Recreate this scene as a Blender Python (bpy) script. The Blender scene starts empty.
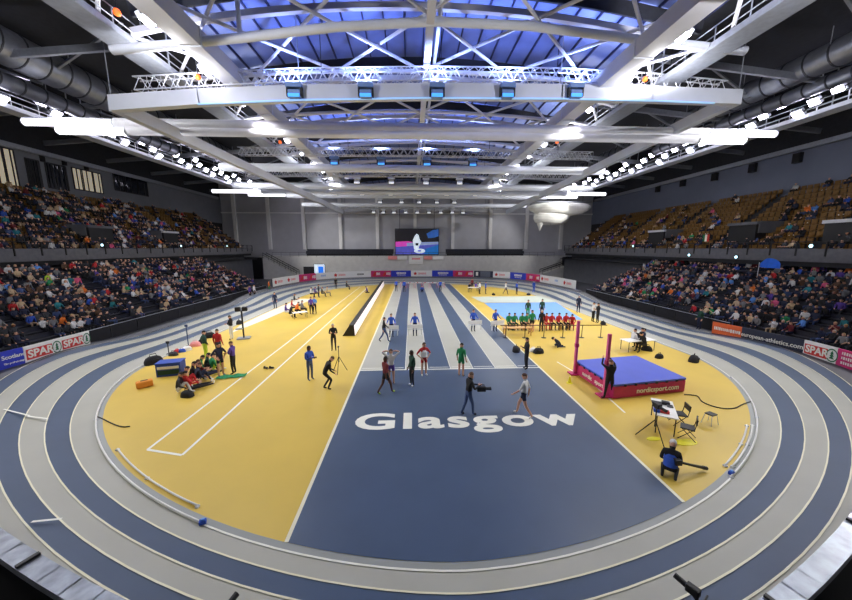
import bpy, bmesh, math, random
from mathutils import Vector, Matrix, Euler
random.seed(7)
S = bpy.context.scene
COL = S.collection
PI = math.pi

# ------------------------------------------------------------------ camera
FPX, PITCH, YAW, CAMZ = 320.0, 0.1617, 0.0444, 7.0
cam = bpy.data.cameras.new('camera')
cam.sensor_width = 36.0
cam.lens = FPX / 852 * 36
cam.clip_start, cam.clip_end = 0.1, 400
co = bpy.data.objects.new('camera', cam)
co.location = (0, 0, CAMZ)
co.rotation_euler = (PI / 2 - PITCH, 0, -YAW)
COL.objects.link(co)
S.camera = co


def at(px, py, z=0.0, Y=None, X=None):
    """where the sight line of a picture point meets the height z (or the plane Y or X)"""
    x, y = (px - 426) / FPX, -(py - 300) / FPX
    cp, sp = math.cos(PITCH), math.sin(PITCH)
    d = Vector((x, cp + y * sp, -sp + y * cp))
    c, s = math.cos(YAW), math.sin(YAW)
    d = Vector((d.x * c + d.y * s, -d.x * s + d.y * c, d.z))
    t = Y / d.y if Y is not None else X / d.x if X is not None else (z - CAMZ) / d.z
    return Vector((0, 0, CAMZ)) + d * t


def px_of(p):
    d = Vector(p) - Vector((0, 0, CAMZ))
    c, s = math.cos(YAW), math.sin(YAW)
    x, y = d.x * c - d.y * s, d.x * s + d.y * c
    cp, sp = math.cos(PITCH), math.sin(PITCH)
    Yc, Zc = y * cp - d.z * sp, y * sp + d.z * cp
    if Yc < 0.1:
        return (-9999, -9999)
    return (426 + FPX * x / Yc, 300 - FPX * Zc / Yc)


# ------------------------------------------------------------------ materials
def lin(c):
    return tuple(((v / 255) / 12.92 if v / 255 <= 0.04045 else ((v / 255 + 0.055) / 1.055) ** 2.4) for v in c) + (1,)


MATS = {}


def M(name, rgb=None, rough=0.6, metal=0.0, var=0.12, scale=3.0, emit=0.0, ecol=None, bump=0.0):
    if name in MATS:
        return MATS[name]
    m = bpy.data.materials.new(name)
    m.use_nodes = True
    nt = m.node_tree
    b = nt.nodes['Principled BSDF']
    b.inputs['Roughness'].default_value = rough
    b.inputs['Metallic'].default_value = metal
    tc = nt.nodes.new('ShaderNodeTexCoord')
    nz = nt.nodes.new('ShaderNodeTexNoise')
    nz.inputs['Scale'].default_value = scale
    nz.inputs['Detail'].default_value = 4
    nt.links.new(tc.outputs['Object'], nz.inputs['Vector'])
    cr = nt.nodes.new('ShaderNodeValToRGB')
    L = lin(rgb)
    cr.color_ramp.elements[0].position = 0.25
    cr.color_ramp.elements[1].position = 0.75
    cr.color_ramp.elements[0].color = tuple(max(0, v * (1 - var)) for v in L[:3]) + (1,)
    cr.color_ramp.elements[1].color = tuple(min(1, v * (1 + var)) for v in L[:3]) + (1,)
    nt.links.new(nz.outputs['Fac'], cr.inputs['Fac'])
    nt.links.new(cr.outputs['Color'], b.inputs['Base Color'])
    if bump:
        bp = nt.nodes.new('ShaderNodeBump')
        bp.inputs['Strength'].default_value = bump
        nt.links.new(nz.outputs['Fac'], bp.inputs['Height'])
        nt.links.new(bp.outputs['Normal'], b.inputs['Normal'])
    if emit:
        b.inputs['Emission Color'].default_value = lin(ecol or rgb)
        b.inputs['Emission Strength'].default_value = emit
    MATS[name] = m
    return m


yellow = M('ochre floor', (211, 180, 76), 0.42, var=0.07, scale=0.35)
blue = M('blue track rubber', (72, 88, 112), 0.38, var=0.09, scale=0.5)
grey = M('grey track rubber', (174, 174, 164), 0.38, var=0.06, scale=0.5)
apron = M('apron rubber', (150, 154, 152), 0.5, var=0.06, scale=0.6)
outer_m = M('dark outer floor', (84, 86, 92), 0.6, var=0.1, scale=0.7)
white_p = M('white paint', (238, 238, 228), 0.5, var=0.03)
cream_line = M('cream line paint', (236, 232, 205), 0.5, var=0.03)
skyblue = M('light blue carpet', (112, 158, 214), 0.7, var=0.05, scale=1)
palegrey = M('pale grey carpet', (190, 198, 186), 0.7, var=0.05, scale=1)
floorsheen = M('pale floor mat', (222, 220, 205), 0.5, var=0.05, scale=.8)  # washed-out gloss on the far infield, painted pale
black = M('black satin', (22, 23, 27), 0.5)
blackcloth = M('black cloth', (26, 26, 31), 0.85)
darkstep = M('dark stand steps', (38, 39, 44), 0.8, var=.2, scale=2)
conc = M('grey concrete', (200, 199, 195), 0.85, var=.08, scale=1.2)
dconc = M('dark concrete', (92, 94, 100), 0.85, var=.12, scale=1.2)
wallgrey = M('back wall cladding', (186, 187, 194), 0.6, var=.06, scale=.6)
wallblue = M('translucent blue grey wall', (108, 116, 138), 0.55, var=.08, scale=.4)
wallside = M('upper wall plaster', (120, 124, 134), 0.7, var=.08, scale=.6)
colm = M('white column steel', (238, 238, 238), 0.5, var=.04)
steel = M('cream painted steel', (206, 207, 216), 0.5, var=.06, scale=.8)
steelw = M('white painted steel', (218, 223, 234), 0.45, var=.05, scale=.8)
fascia_m = M('dark balcony fascia', (104, 105, 110), .8, var=.15)
railm = M('grey rail metal', (140, 146, 158), .35, .6, var=.35, scale=6)
galv = M('galvanised steel', (160, 165, 175), 0.4, .5, var=.12, scale=4)
ductm = M('duct metal', (140, 144, 156), 0.38, .75, var=.15, scale=2)
seam = M('duct seam', (70, 72, 80), 0.5, .6)
alu = M('aluminium', (212, 216, 226), 0.35, .2, var=.1)
deckm = M('roof deck', (112, 128, 184), 0.6, var=.12, scale=1.0)
ceilm = M('dark ceiling', (40, 42, 50), 0.8, var=.2)
gold = M('gold seat plastic', (116, 82, 28), 0.5, var=.12)
navyseat = M('dark seat plastic', (32, 35, 48), 0.5, var=.15)
lamp_e = M('lamp glass', (245, 240, 255), .3, emit=60, ecol=(240, 236, 255))
beam_glow = M('tube glass', (250, 248, 255), .3, emit=7, ecol=(246, 244, 255))  # stands for the brightness of the floodlit beam ends
lamp_orange = M('orange beacon glass', (240, 100, 30), .4, emit=1.6, ecol=(255, 110, 40))
lamp_blue = M('blue lens', (70, 150, 245), .3, emit=2.2, ecol=(80, 170, 255))
tube_blue = M('blue light strip', (150, 190, 250), .3, emit=1.6, ecol=(140, 190, 255))
beacon_g = M('concourse lamp', (200, 240, 255), .3, emit=6, ecol=(190, 240, 255))
winlit = M('lit window', (250, 235, 200), .3, emit=.42, ecol=(255, 240, 215))
glassdark = M('dark window glass', (18, 24, 38), .08)
red = M('red', (206, 48, 44), .55)
green = M('green', (24, 110, 70), .55)
orange = M('orange board', (224, 98, 40), .55)
pink = M('pink board', (200, 40, 110), .55)
royal = M('royal blue board', (32, 52, 186), .55)
navy = M('navy board', (24, 32, 58), .55)
magenta = M('magenta vinyl', (196, 40, 108), .5)
matblue = M('mat blue vinyl', (74, 92, 196), .5, var=.06, scale=1)
wood = M('light wood', (196, 150, 90), .6)
neon = M('yellow marker', (240, 228, 40), .5)
skinA, skinB, skinC = M('light skin', (214, 164, 138), .6), M('tan skin', (170, 116, 88), .6), M('brown skin', (92, 58, 44), .6)
hairD, hairB, hairL, hairG = M('dark hair', (30, 24, 22), .7), M('brown hair', (84, 56, 36), .7), M('blonde hair', (190, 156, 100), .7), M('grey hair', (176, 172, 168), .7)
CLOTH = {'black': (24, 24, 28), 'navy': (30, 38, 66), 'charcoal': (56, 58, 64), 'grey': (128, 130, 134), 'white': (226, 226, 228), 'red': (190, 38, 44), 'blue': (44, 84, 186), 'sky blue': (92, 150, 226),
         'pink': (226, 96, 140), 'beige': (196, 172, 140), 'green': (34, 138, 84), 'dark green': (22, 64, 52), 'purple': (92, 66, 158), 'maroon': (112, 36, 44), 'lime': (180, 214, 60), 'denim': (62, 80, 122), 'orange': (232, 122, 44), 'teal': (40, 128, 140), 'brown': (92, 66, 48)}
CM = {k: M(k + ' cloth', v, .8, var=.1, scale=9) for k, v in CLOTH.items()}


# ------------------------------------------------------------------ mesh builder
class MB:
    def __init__(s):
        s.v, s.f, s.m = [], [], []

    def add(s, vs, fs, mi=0):
        k = len(s.v)
        s.v += [tuple(v) for v in vs]
        s.f += [tuple(i + k for i in f) for f in fs]
        s.m += [mi] * len(fs)
        return s

    def box(s, c, d, mi=0, rz=0, mat=None):
        x, y, z = d[0] / 2, d[1] / 2, d[2] / 2
        R = mat or Matrix.Rotation(rz, 3, 'Z')
        vs = [Vector(c) + R @ Vector((a * x, b * y, e * z)) for e in (-1, 1) for a, b in ((-1, -1), (1, -1), (1, 1), (-1, 1))]
        return s.add(vs, [(3, 2, 1, 0), (4, 5, 6, 7), (0, 1, 5, 4), (1, 2, 6, 5), (2, 3, 7, 6), (3, 0, 4, 7)], mi)

    def beam(s, a, b, w, h, mi=0):
        a, b = Vector(a), Vector(b)
        d = (b - a)
        L = d.length
        y = d.normalized()
        up = Vector((0, 0, 1)) if abs(y.z) < .95 else Vector((1, 0, 0))
        x = y.cross(up).normalized()
        z = x.cross(y)
        R = Matrix((x, y, z)).transposed()
        return s.box((a + b) / 2, (w, L, h), mi, mat=R)

    def tube(s, pts, r, n=8, mi=0, cap=True):
        pts = [Vector(p) for p in pts]
        rs = r if isinstance(r, (list, tuple)) else [r] * len(pts)
        rings = []
        prev = None
        for i, p in enumerate(pts):
            d = (pts[min(i + 1, len(pts) - 1)] - pts[max(i - 1, 0)]).normalized()
            up = Vector((0, 0, 1)) if abs(d.z) < .9 else Vector((0, 1, 0))
            x = d.cross(up).normalized()
            if prev is not None and x.dot(prev) < 0:
                x = -x
            prev = x
            y = x.cross(d)
            rings.append([p + (x * math.cos(t) + y * math.sin(t)) * rs[i] for t in (2 * PI * k / n for k in range(n))])
        vs = [v for r_ in rings for v in r_]
        fs = []
        for i in range(len(pts) - 1):
            for k in range(n):
                fs.append((i * n + k, i * n + (k + 1) % n, (i + 1) * n + (k + 1) % n, (i + 1) * n + k))
        if cap:
            fs.append(tuple(range(n))[::-1])
            fs.append(tuple((len(pts) - 1) * n + k for k in range(n)))
        return s.add(vs, fs, mi)

    def lathe(s, prof, n=12, c=(0, 0, 0), mi=0):
        vs, fs = [], []
        for (r, z) in prof:
            for k in range(n):
                t = 2 * PI * k / n
                vs.append((c[0] + r * math.cos(t), c[1] + r * math.sin(t), c[2] + z))
        for i in range(len(prof) - 1):
            for k in range(n):
                fs.append((i * n + k, i * n + (k + 1) % n, (i + 1) * n + (k + 1) % n, (i + 1) * n + k))
        fs.append(tuple(range(n))[::-1])
        fs.append(tuple((len(prof) - 1) * n + k for k in range(n)))
        return s.add(vs, fs, mi)

    def strip(s, A, B, mi=0):
        n = len(A)
        return s.add(list(A) + list(B), [(i, i + 1, n + i + 1, n + i) for i in range(n - 1)], mi)

    def poly(s, pts, mi=0):
        return s.add(pts, [tuple(range(len(pts)))], mi)

    def prism(s, pts, h, mi=0):
        """pts: floor polygon (x,y,z), raised by h"""
        n = len(pts)
        vs = [Vector(p) for p in pts] + [Vector(p) + Vector((0, 0, h)) for p in pts]
        return s.add(vs, [tuple(range(n))[::-1], tuple(range(n, 2 * n))] + [(i, (i + 1) % n, n + (i + 1) % n, n + i) for i in range(n)], mi)

    def build(s, name, mats, parent=None, smooth=False, loc=None, rz=0, bevel=0):
        me = bpy.data.meshes.new(name)
        me.from_pydata(s.v, [], s.f)
        if not isinstance(mats, (list, tuple)):
            mats = [mats]
        for m in mats:
            me.materials.append(m)
        me.polygons.foreach_set('material_index', s.m)
        if smooth:
            me.polygons.foreach_set('use_smooth', [True] * len(me.polygons))
        bm = bmesh.new()
        bm.from_mesh(me)
        bmesh.ops.recalc_face_normals(bm, faces=bm.faces)
        bm.to_mesh(me)
        bm.free()
        o = bpy.data.objects.new(name, me)
        COL.objects.link(o)
        if parent is not None:
            o.parent = parent
        if loc is not None:
            o.location = loc
        o.rotation_euler.z = rz
        if bevel:
            bv = o.modifiers.new('edge', 'BEVEL')
            bv.width = bevel
            bv.segments = 2
        return o


def flat(name, mb, mat, **k):
    """a floor surface: keep the faces looking up"""
    o = mb.build(name, mat, **k)
    me = o.data
    me.update()
    bm = bmesh.new()
    bm.from_mesh(me)
    bmesh.ops.reverse_faces(bm, faces=[f for f in bm.faces if f.normal.z < 0])
    bm.to_mesh(me)
    bm.free()
    return struct(o)


def struct(o):
    o['kind'] = 'structure'
    return o


def tag(o, label, cat, group=None, kind=None):
    o['label'] = label
    o['category'] = cat
    if group:
        o['group'] = group
    if kind:
        o['kind'] = kind
    return o


def empty(name, loc=(0, 0, 0), rz=0.0, label=None, cat=None, group=None):
    o = bpy.data.objects.new(name, None)
    o.location = loc
    o.rotation_euler.z = rz
    COL.objects.link(o)
    if label:
        tag(o, label, cat, group)
    return o


def copy_tree(o, parent=None):
    c = o.copy()
    COL.objects.link(c)
    c.parent = parent
    for ch in list(o.children):
        copy_tree(ch, c)
    return c


ONES = 'zeroth first second third fourth fifth sixth seventh eighth ninth tenth eleventh twelfth thirteenth fourteenth fifteenth sixteenth seventeenth eighteenth nineteenth'.split()
TENS = {2: 'twent', 3: 'thirt', 4: 'fort', 5: 'fift', 6: 'sixt', 7: 'sevent', 8: 'eight', 9: 'ninet'}


def ordn(n):
    if n < 20:
        return ONES[n]
    t, u = divmod(n, 10)
    if t > 9:
        return 'hundred-' + ordn(n - 100)
    return TENS[t] + 'ieth' if u == 0 else TENS[t] + 'y-' + ONES[u]


def text_mesh(name, body, size, mat, parent=None, bold=0.0, sx=1.0, extrude=0.004, align='CENTER', M4=None, spacing=1.0):
    cu = bpy.data.curves.new(name, 'FONT')
    cu.body = body
    cu.size = size
    cu.offset = bold
    cu.space_character = spacing
    cu.extrude = extrude
    cu.align_x = align
    cu.align_y = 'CENTER'
    cu.resolution_u = 5
    o = bpy.data.objects.new(name, cu)
    COL.objects.link(o)
    dg = bpy.context.evaluated_depsgraph_get()
    dg.update()
    me = bpy.data.meshes.new_from_object(o.evaluated_get(dg))
    bpy.data.objects.remove(o)
    me.transform(Matrix.Diagonal((sx, 1, 1, 1)))
    if M4 is not None:
        me.transform(M4)
    me.name = name
    me.materials.clear()
    me.materials.append(mat)
    n = bpy.data.objects.new(name, me)
    COL.objects.link(n)
    n.parent = parent
    return n


# ------------------------------------------------------------------ track curves
CX, CY, CY2 = 1.1409, 19.77, 46.0
A0, B0, N0 = 17.356, 13.85, 1.7532


def lane_off(i):
    return 1.0762 * i - 0.0249 * i * i


def near_curve(A, B, n, z, steps=72):
    """from the long-jump side straight round the near bend to the high-jump side straight"""
    out = []
    for k in range(steps + 1):
        t = PI * k / steps
        c, s_ = -math.cos(t), math.sin(t)
        out.append(Vector((CX + A * math.copysign(abs(c) ** (2 / n), c), CY - B * abs(s_) ** (2 / n), z)))
    return out


def far_curve(A, B, n, z, steps=72):
    out = []
    for k in range(steps + 1):
        t = PI * k / steps
        c, s_ = math.cos(t), math.sin(t)
        out.append(Vector((CX + A * math.copysign(abs(c) ** (2 / n), c), CY2 + B * abs(s_) ** (2 / n), z)))
    return out


BANK = 0.0998


def smooth(t):
    t = max(0, min(1, t))
    return t * t * (3 - 2 * t)


def oval(i, dz=0.0, edge=0.0):
    """closed loop of lane line i (float allowed): near bend, straight, far bend, straight"""
    a = A0 + lane_off(i) + edge
    nb = near_curve(a, B0 + .5484 * i - .003 * i * i + edge, N0 - .0348 * i, BANK * i + dz)
    fb = far_curve(a, 17.2 + i * 1.0 + edge, 2 + .14 * i, BANK * i * 1.0 + dz)
    ys = [CY + (CY2 - CY) * k / 20 for k in range(1, 20)]

    def zz(y):
        return BANK * i * max(1 - smooth((y - CY) / 7), smooth((y - CY2 + 7) / 7)) + dz
    st1 = [Vector((CX + a, y, zz(y))) for y in ys]
    st2 = [Vector((CX - a, y, zz(y))) for y in ys[::-1]]
    L = nb + st1 + fb + st2
    return L + [L[0]]


# floor slab
flat('floor', MB().poly([(-60, -12, -.03), (60, -12, -.03), (60, 84, -.03), (-60, 84, -.03)]), outer_m)
inn = oval(0, 0.004)
flat('floor_infield', MB().poly([(p.x, p.y, .004) for p in inn[:-1]]), yellow)
# apron between the ochre floor and the first lane
flat('floor_apron', MB().strip(oval(0, .012), oval(0, .012, -.2)), apron)
for i in range(6):
    flat('floor_lane', MB().strip(oval(i), oval(i + 1)), grey if i % 2 == 0 else blue)
flat('floor_verge', MB().strip(oval(6, -.004), [Vector((CX + (p.x - CX) * 1.08, (p.y - 33) * 1.06 + 33, p.z * .9)) for p in oval(6)]), outer_m)
for i in range(7):
    w = .04 if i else .05
    flat('floor_line', MB().strip(oval(i, .022, -w / 2), oval(i, .022, w / 2)), cream_line if i else white_p)

# sprint straight: eight lanes and the blue start area with the lettering
XL, XR, YS, YE = -3.056, 7.5085, 17.7, 63.2
lw = (XR - XL) / 8
for k in range(8):
    flat('floor_sprint_lane', MB().poly([(XL + lw * k, YS, .02), (XL + lw * (k + 1), YS, .02), (XL + lw * (k + 1), YE - abs(k - 3.2) * .15, .02), (XL + lw * k, YE - abs(k - 3.2) * .15, .02)]), grey if k % 2 == 0 else blue)
    if k:
        flat('floor_line', MB().poly([(XL + lw * k - .015, YS, .026), (XL + lw * k + .015, YS, .026), (XL + lw * k + .015, YE - .5, .026), (XL + lw * k - .015, YE - .5, .026)]), white_p)


def near_y(x, ins=.2):
    u = abs(x - CX) / (A0 - ins)
    return CY - (B0 - ins) * (1 - u ** N0) ** (1 / N0)


xs = [XL + (XR - XL) * k / 24 for k in range(25)]
flat('floor_start_area', MB().strip([Vector((x, near_y(x), .02)) for x in xs], [Vector((x, YS, .02)) for x in xs]), blue)
for X in (XL, XR):
    flat('floor_line', MB().poly([(X - .05, near_y(X), .026), (X + .05, near_y(X), .026), (X + .05, YE - .7, .026), (X - .05, YE - .7, .026)]), cream_line)
flat('floor_line', MB().poly([(XL, YS - .05, .027), (XR, YS - .05, .027), (XR, YS + .05, .027), (XL, YS + .05, .027)]), white_p)
for k in range(8):   # lane numbers blurred into short dashes by the start line
    flat('floor_line', MB().poly([(XL + lw * k + .1, YS + .28, .026), (XL + lw * (k + 1) - .1, YS + .28, .026), (XL + lw * (k + 1) - .1, YS + .34, .026), (XL + lw * k + .1, YS + .34, .026)]), white_p)

g0, g1, gt = at(352.5, 431), at(586, 425.5), at(352.5, 414.5)
txt = text_mesh('floor_lettering', 'Glasgow', 1.0, white_p, bold=.03, extrude=.002, align='LEFT', spacing=1.14)
vs = [v.co for v in txt.data.vertices]
x0, x1 = min(v.x for v in vs), max(v.x for v in vs)
cap0 = [v for v in vs if v.x < x0 + .5]
b0, b1 = min(v.y for v in cap0), max(v.y for v in cap0)
wX, hY = (g1.x - g0.x), (gt.y - g0.y)
for v in txt.data.vertices:
    v.co = Vector((g0.x + (v.co.x - x0) / (x1 - x0) * wX, g0.y + (g1.y - g0.y) * (v.co.x - x0) / (x1 - x0) + (v.co.y - b0) / (b1 - b0) * hY, .03 + v.co.z))
struct(txt)


def gline(a, b, w=.05, m=white_p, z=.014):
    a, b = at(*a), at(*b)
    n = (b - a).normalized().cross(Vector((0, 0, 1))) * w
    flat('floor_line', MB().poly([a + n + Vector((0, 0, z)), b + n + Vector((0, 0, z)), b - n + Vector((0, 0, z)), a - n + Vector((0, 0, z))]), m)


XR1 = -9.3526
ra, rb = at(147.5, 450), at(182, 455.5)
flat('floor_line', MB().poly([(ra.x - .05, ra.y, .014), (ra.x + .05, ra.y, .014), (XR1 + .05, 58, .014), (XR1 - .05, 58, .014)]), white_p)
flat('floor_line', MB().poly([(rb.x - .05, rb.y, .014), (rb.x + .05, rb.y, .014), (rb.x + .05, 58, .014), (rb.x - .05, 58, .014)]), white_p)
flat('floor_line', MB().poly([(ra.x, ra.y - .05, .015), (rb.x, rb.y - .05, .015), (rb.x, rb.y + .05, .015), (ra.x, ra.y + .05, .015)]), white_p)
gline((594, 385), (625, 413), .04)
gline((557, 362), (574, 372), .04)
flat('floor_carpet', MB().poly([at(484, 303) + Vector((0, 0, .03)), at(506, 320) + Vector((0, 0, .03)), at(583, 320) + Vector((0, 0, .03)), at(556, 302.5) + Vector((0, 0, .03))]), skyblue)
flat('floor_carpet', MB().poly([at(471, 297) + Vector((0, 0, .026)), at(482, 302.5) + Vector((0, 0, .026)), at(556, 302.2) + Vector((0, 0, .026)), at(544, 296) + Vector((0, 0, .026))]), palegrey)
flat('floor_pale', MB().poly([at(p, q) + Vector((0, 0, .018)) for p, q in ((229, 334), (262, 321), (295, 307), (313, 299), (300, 299), (282, 306), (262, 315), (241, 325))][::-1]), floorsheen)  # washed-out gloss on the far infield, painted as a pale patch
# tick marks across the banked lanes
for (a, b, zi) in (((32, 523), (62, 520), 4), ((4, 410), (30, 416.5), 4), ((28, 417), (48, 419.5), 3)):
    z = BANK * zi
    p, q = at(*a, z=z), at(*b, z=z)
    u = (q - p).normalized().cross(Vector((0, 0, 1))) * .03
    d = Vector((0, 0, .04))
    flat('floor_line', MB().poly([p + u + d, q + u + d, q - u + d, p - u + d]), white_p)

# ------------------------------------------------------------------ text boards
BL, BR = -23.6, 25.6


def board(name, a, b, z0, h, base, label, deco=None, group=None, z1=None):
    """an upright advertising board from a to b, its face turned to the infield; local frame: x along, y up the face"""
    a, b = Vector((a[0], a[1], 0)), Vector((b[0], b[1], 0))
    d = b - a
    L = d.length
    ang = math.atan2(d.y, d.x)
    root = empty(name, (a.x, a.y, z0), ang, label, 'advertising board', group)
    root.rotation_euler.y = -math.atan2((z0 if z1 is None else z1) - z0, L)
    MB().box((L / 2, 0, h / 2), (L, .08, h)).build('panel', base, root)
    # frame of the face: a is at its left as one looks at it from the infield
    fm = Matrix.Translation((0, -.045, 0)) @ Matrix.Rotation(PI / 2, 4, 'X')
    if deco:
        deco(root, L, h, fm)
    return root


def rect(root, name, x0, x1, y0, y1, m, fm, d=.006):
    mb = MB()
    c = Vector(((x0 + x1) / 2, (y0 + y1) / 2, d / 2))
    mb.box(c, (x1 - x0, y1 - y0, d))
    o = mb.build(name, m, root)
    o.data.transform(fm)
    return o


def deco_spar(root, L, h, fm, n=2):
    for k in range(n):
        x = L / n * k
        w = L / n
        rect(root, 'red_panel', x + .04 * w, x + .74 * w, .2 * h, .8 * h, red, fm)
        text_mesh('lettering', 'SPAR', h * .6, white_p, root, bold=.018, sx=1.0 if n == 1 else 1.22, M4=fm @ Matrix.Translation((x + .42 * w, .5 * h, .01)))
        # round emblem: ring with a fir tree
        mb = MB()
        cx, cy, r = x + .875 * w, .5 * h, .33 * h
        ring = [(cx + r * math.cos(t), cy + r * 1.15 * math.sin(t)) for t in (2 * PI * k2 / 28 for k2 in range(29))]
        r2 = [(cx + .82 * (p - cx), cy + .82 * (q - cy)) for p, q in ring]
        mb.strip([Vector((p, q, .01)) for p, q in ring], [Vector((p, q, .01)) for p, q in r2])
        for s_ in range(3):
            yb = cy - .2 * h + s_ * .14 * h
            mb.poly([(cx - .15 * h + s_ * .025 * h, yb, .011), (cx + .15 * h - s_ * .025 * h, yb, .011), (cx, yb + .2 * h, .011)])
        o = mb.build('emblem', green, root)
        o.data.transform(fm)


def deco_lines(lines, m=white_p, bold=.01, sx=1.0, cx=.5):
    def f(root, L, h, fm):
        n = len(lines)
        for k, (t, sz, yy) in enumerate(lines):
            text_mesh('lettering', t, sz * h, m, root, bold=bold, sx=sx, M4=fm @ Matrix.Translation((L * cx, yy * h, .006)))
    return f


def strokes(root, L, h, fm, x0, x1, y0, y1, m, name='lettering', seed=1):
    """writing too blurred to read: a run of short upright strokes"""
    r = random.Random(seed)
    mb = MB()
    x = x0 * L
    while x < x1 * L:
        w = (.05 + .06 * r.random()) * h * 1.2
        mb.box((x + w / 2, (y0 + y1) / 2 * h, .008), (w, (y1 - y0) * h * (0.7 + .3 * r.random()), .006))
        x += w + .045 * h
    o = mb.build(name, m, root)
    o.data.transform(fm)


def deco_pink(root, L, h, fm):
    for k in range(2):
        o = MB().poly([(L * (.06 + .5 * k), .15 * h, .008), (L * (.2 + .5 * k), .15 * h, .008), (L * (.28 + .5 * k), .85 * h, .008), (L * (.2 + .5 * k), .85 * h, .008)]).build('emblem', red, root)
        o.data.transform(fm)
        strokes(root, L, h, fm, .27 + .5 * k, .45 + .5 * k, .25, .75, white_p, seed=3 + k)


def deco_blue(root, L, h, fm):
    strokes(root, L, h, fm, .28, .74, .4, .76, white_p, seed=5)
    strokes(root, L, h, fm, .32, .70, .2, .32, white_p, seed=6)


def deco_redlogo(root, L, h, fm):
    mb = MB()
    pts = []
    for k in range(10):
        t = PI / 2 + PI * k / 5
        rr = (.3 if k % 2 == 0 else .19) * h
        pts.append((L * .2 + rr * math.cos(t), .5 * h + rr * math.sin(t), .008))
    mb.poly(pts)
    o = mb.build('emblem', red, root)
    o.data.transform(fm)
    strokes(root, L, h, fm, .36, .72, .32, .68, MATS['pale red'], seed=8)


def deco_black(root, L, h, fm):
    strokes(root, L, h, fm, .34, .62, .35, .65, black, seed=9)


def deco_pale(root, L, h, fm):
    strokes(root, L, h, fm, .3, .6, .4, .7, MATS['pale blue'], seed=10)


def deco_navy(root, L, h, fm):
    rect(root, 'emblem', .1 * L, .22 * L, .2 * h, .8 * h, white_p, fm)
    rect(root, 'grey_panel', .34 * L, .86 * L, .06 * h, .94 * h, MATS['slate'], fm)


M('pale red', (232, 150, 150), .6)
M('pale blue', (150, 180, 220), .6)
M('slate', (92, 98, 112), .6)
bw = M('white board', (236, 236, 234), .55, var=.03)

# beside the near ends of the straights the boards stand on the rim of the banking
lq = [at(-60, 388, .55), at(25, 364.5, .5), at(90, 344.5, .24)]
board('advertising_board', lq[0], lq[1], lq[0].z, 1.0, royal, 'royal blue board with two lines of white lettering beside the red-panelled boards',
      deco_lines([('Scotland', .3, .64), ('The perfect stage', .13, .3)], bold=.006, cx=.862), z1=lq[1].z)
board('advertising_board', lq[1], lq[2], lq[1].z, 1.0, bw, 'white board with two red panels and two green fir-tree emblems, long-jump side barrier', lambda r, L, h, fm: deco_spar(r, L, h, fm, 2), z1=lq[2].z)
rq = [at(712, 333.7, .16), at(741, 340.5, .24), at(803, 355.5, .42), at(836, 365.5, .5), at(880, 380, .56)]
board('advertising_board', rq[0], rq[1], rq[0].z, 1.0, orange, 'orange board with a blurred white name on the high-jump side barrier', lambda r, L, h, fm: strokes(r, L, h, fm, .08, .92, .4, .68, white_p, seed=21), z1=rq[1].z)
board('advertising_board', rq[1], rq[2], rq[1].z, 1.0, navy, 'long navy board with a white web address on the barrier', deco_lines([('european-athletics.com', .4, .5)], bold=.006, sx=1.02), z1=rq[2].z)
board('advertising_board', rq[2], rq[3], rq[2].z, 1.0, bw, 'white board with one red panel and one green emblem, beside the pink board', lambda r, L, h, fm: deco_spar(r, L, h, fm, 1), z1=rq[3].z)
board('advertising_board', rq[3], rq[4], rq[3].z, 1.0, pink, 'pink board with three short lines of white writing on the high-jump side barrier',
      lambda r, L, h, fm: [strokes(r, L, h, fm, .12, .5, .18 + .26 * k, .36 + .26 * k, white_p, seed=30 + k) for k in range(3)], z1=rq[4].z)

# black low barriers along both stands
for nm, X, y0, y1, lab in (('barrier', BL, lq[2].y + .05, 52.5, 'black fabric barrier along the stand beyond the long-jump runway'), ('barrier', BR, rq[0].y + .05, 45.5, 'black fabric barrier along the stand beyond the high-jump mat')):
    r = empty(nm, (X, y0, 0), 0, lab, 'barrier')
    n = int((y1 - y0) / 2.4)
    MB().box((0, (y1 - y0) / 2, .5), (.06, y1 - y0, 1.0)).build('panel', blackcloth, r)
    MB().tube([(0, 0, 1.02), (0, y1 - y0, 1.02)], .03).build('rail', galv, r)
    for k in range(n + 1):
        MB().box((.05 if X < 0 else -.05, (y1 - y0) * k / n, .5), (.05, .05, 1.0)).build('post', black, r)

# boards round the far bend
FBA, FBB, FBN = 24.3, 26.0, 3.0
fc = far_curve(FBA, FBB, FBN, .75, 600)[::-1]
fpx = [px_of(p)[0] for p in fc]


def far_pt(x):
    for k in range(len(fc) - 1):
        if fpx[k] <= x <= fpx[k + 1]:
            t = (x - fpx[k]) / max(1e-6, fpx[k + 1] - fpx[k])
            return fc[k].lerp(fc[k + 1], t)
    return fc[0] if x < fpx[0] else fc[-1]


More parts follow.
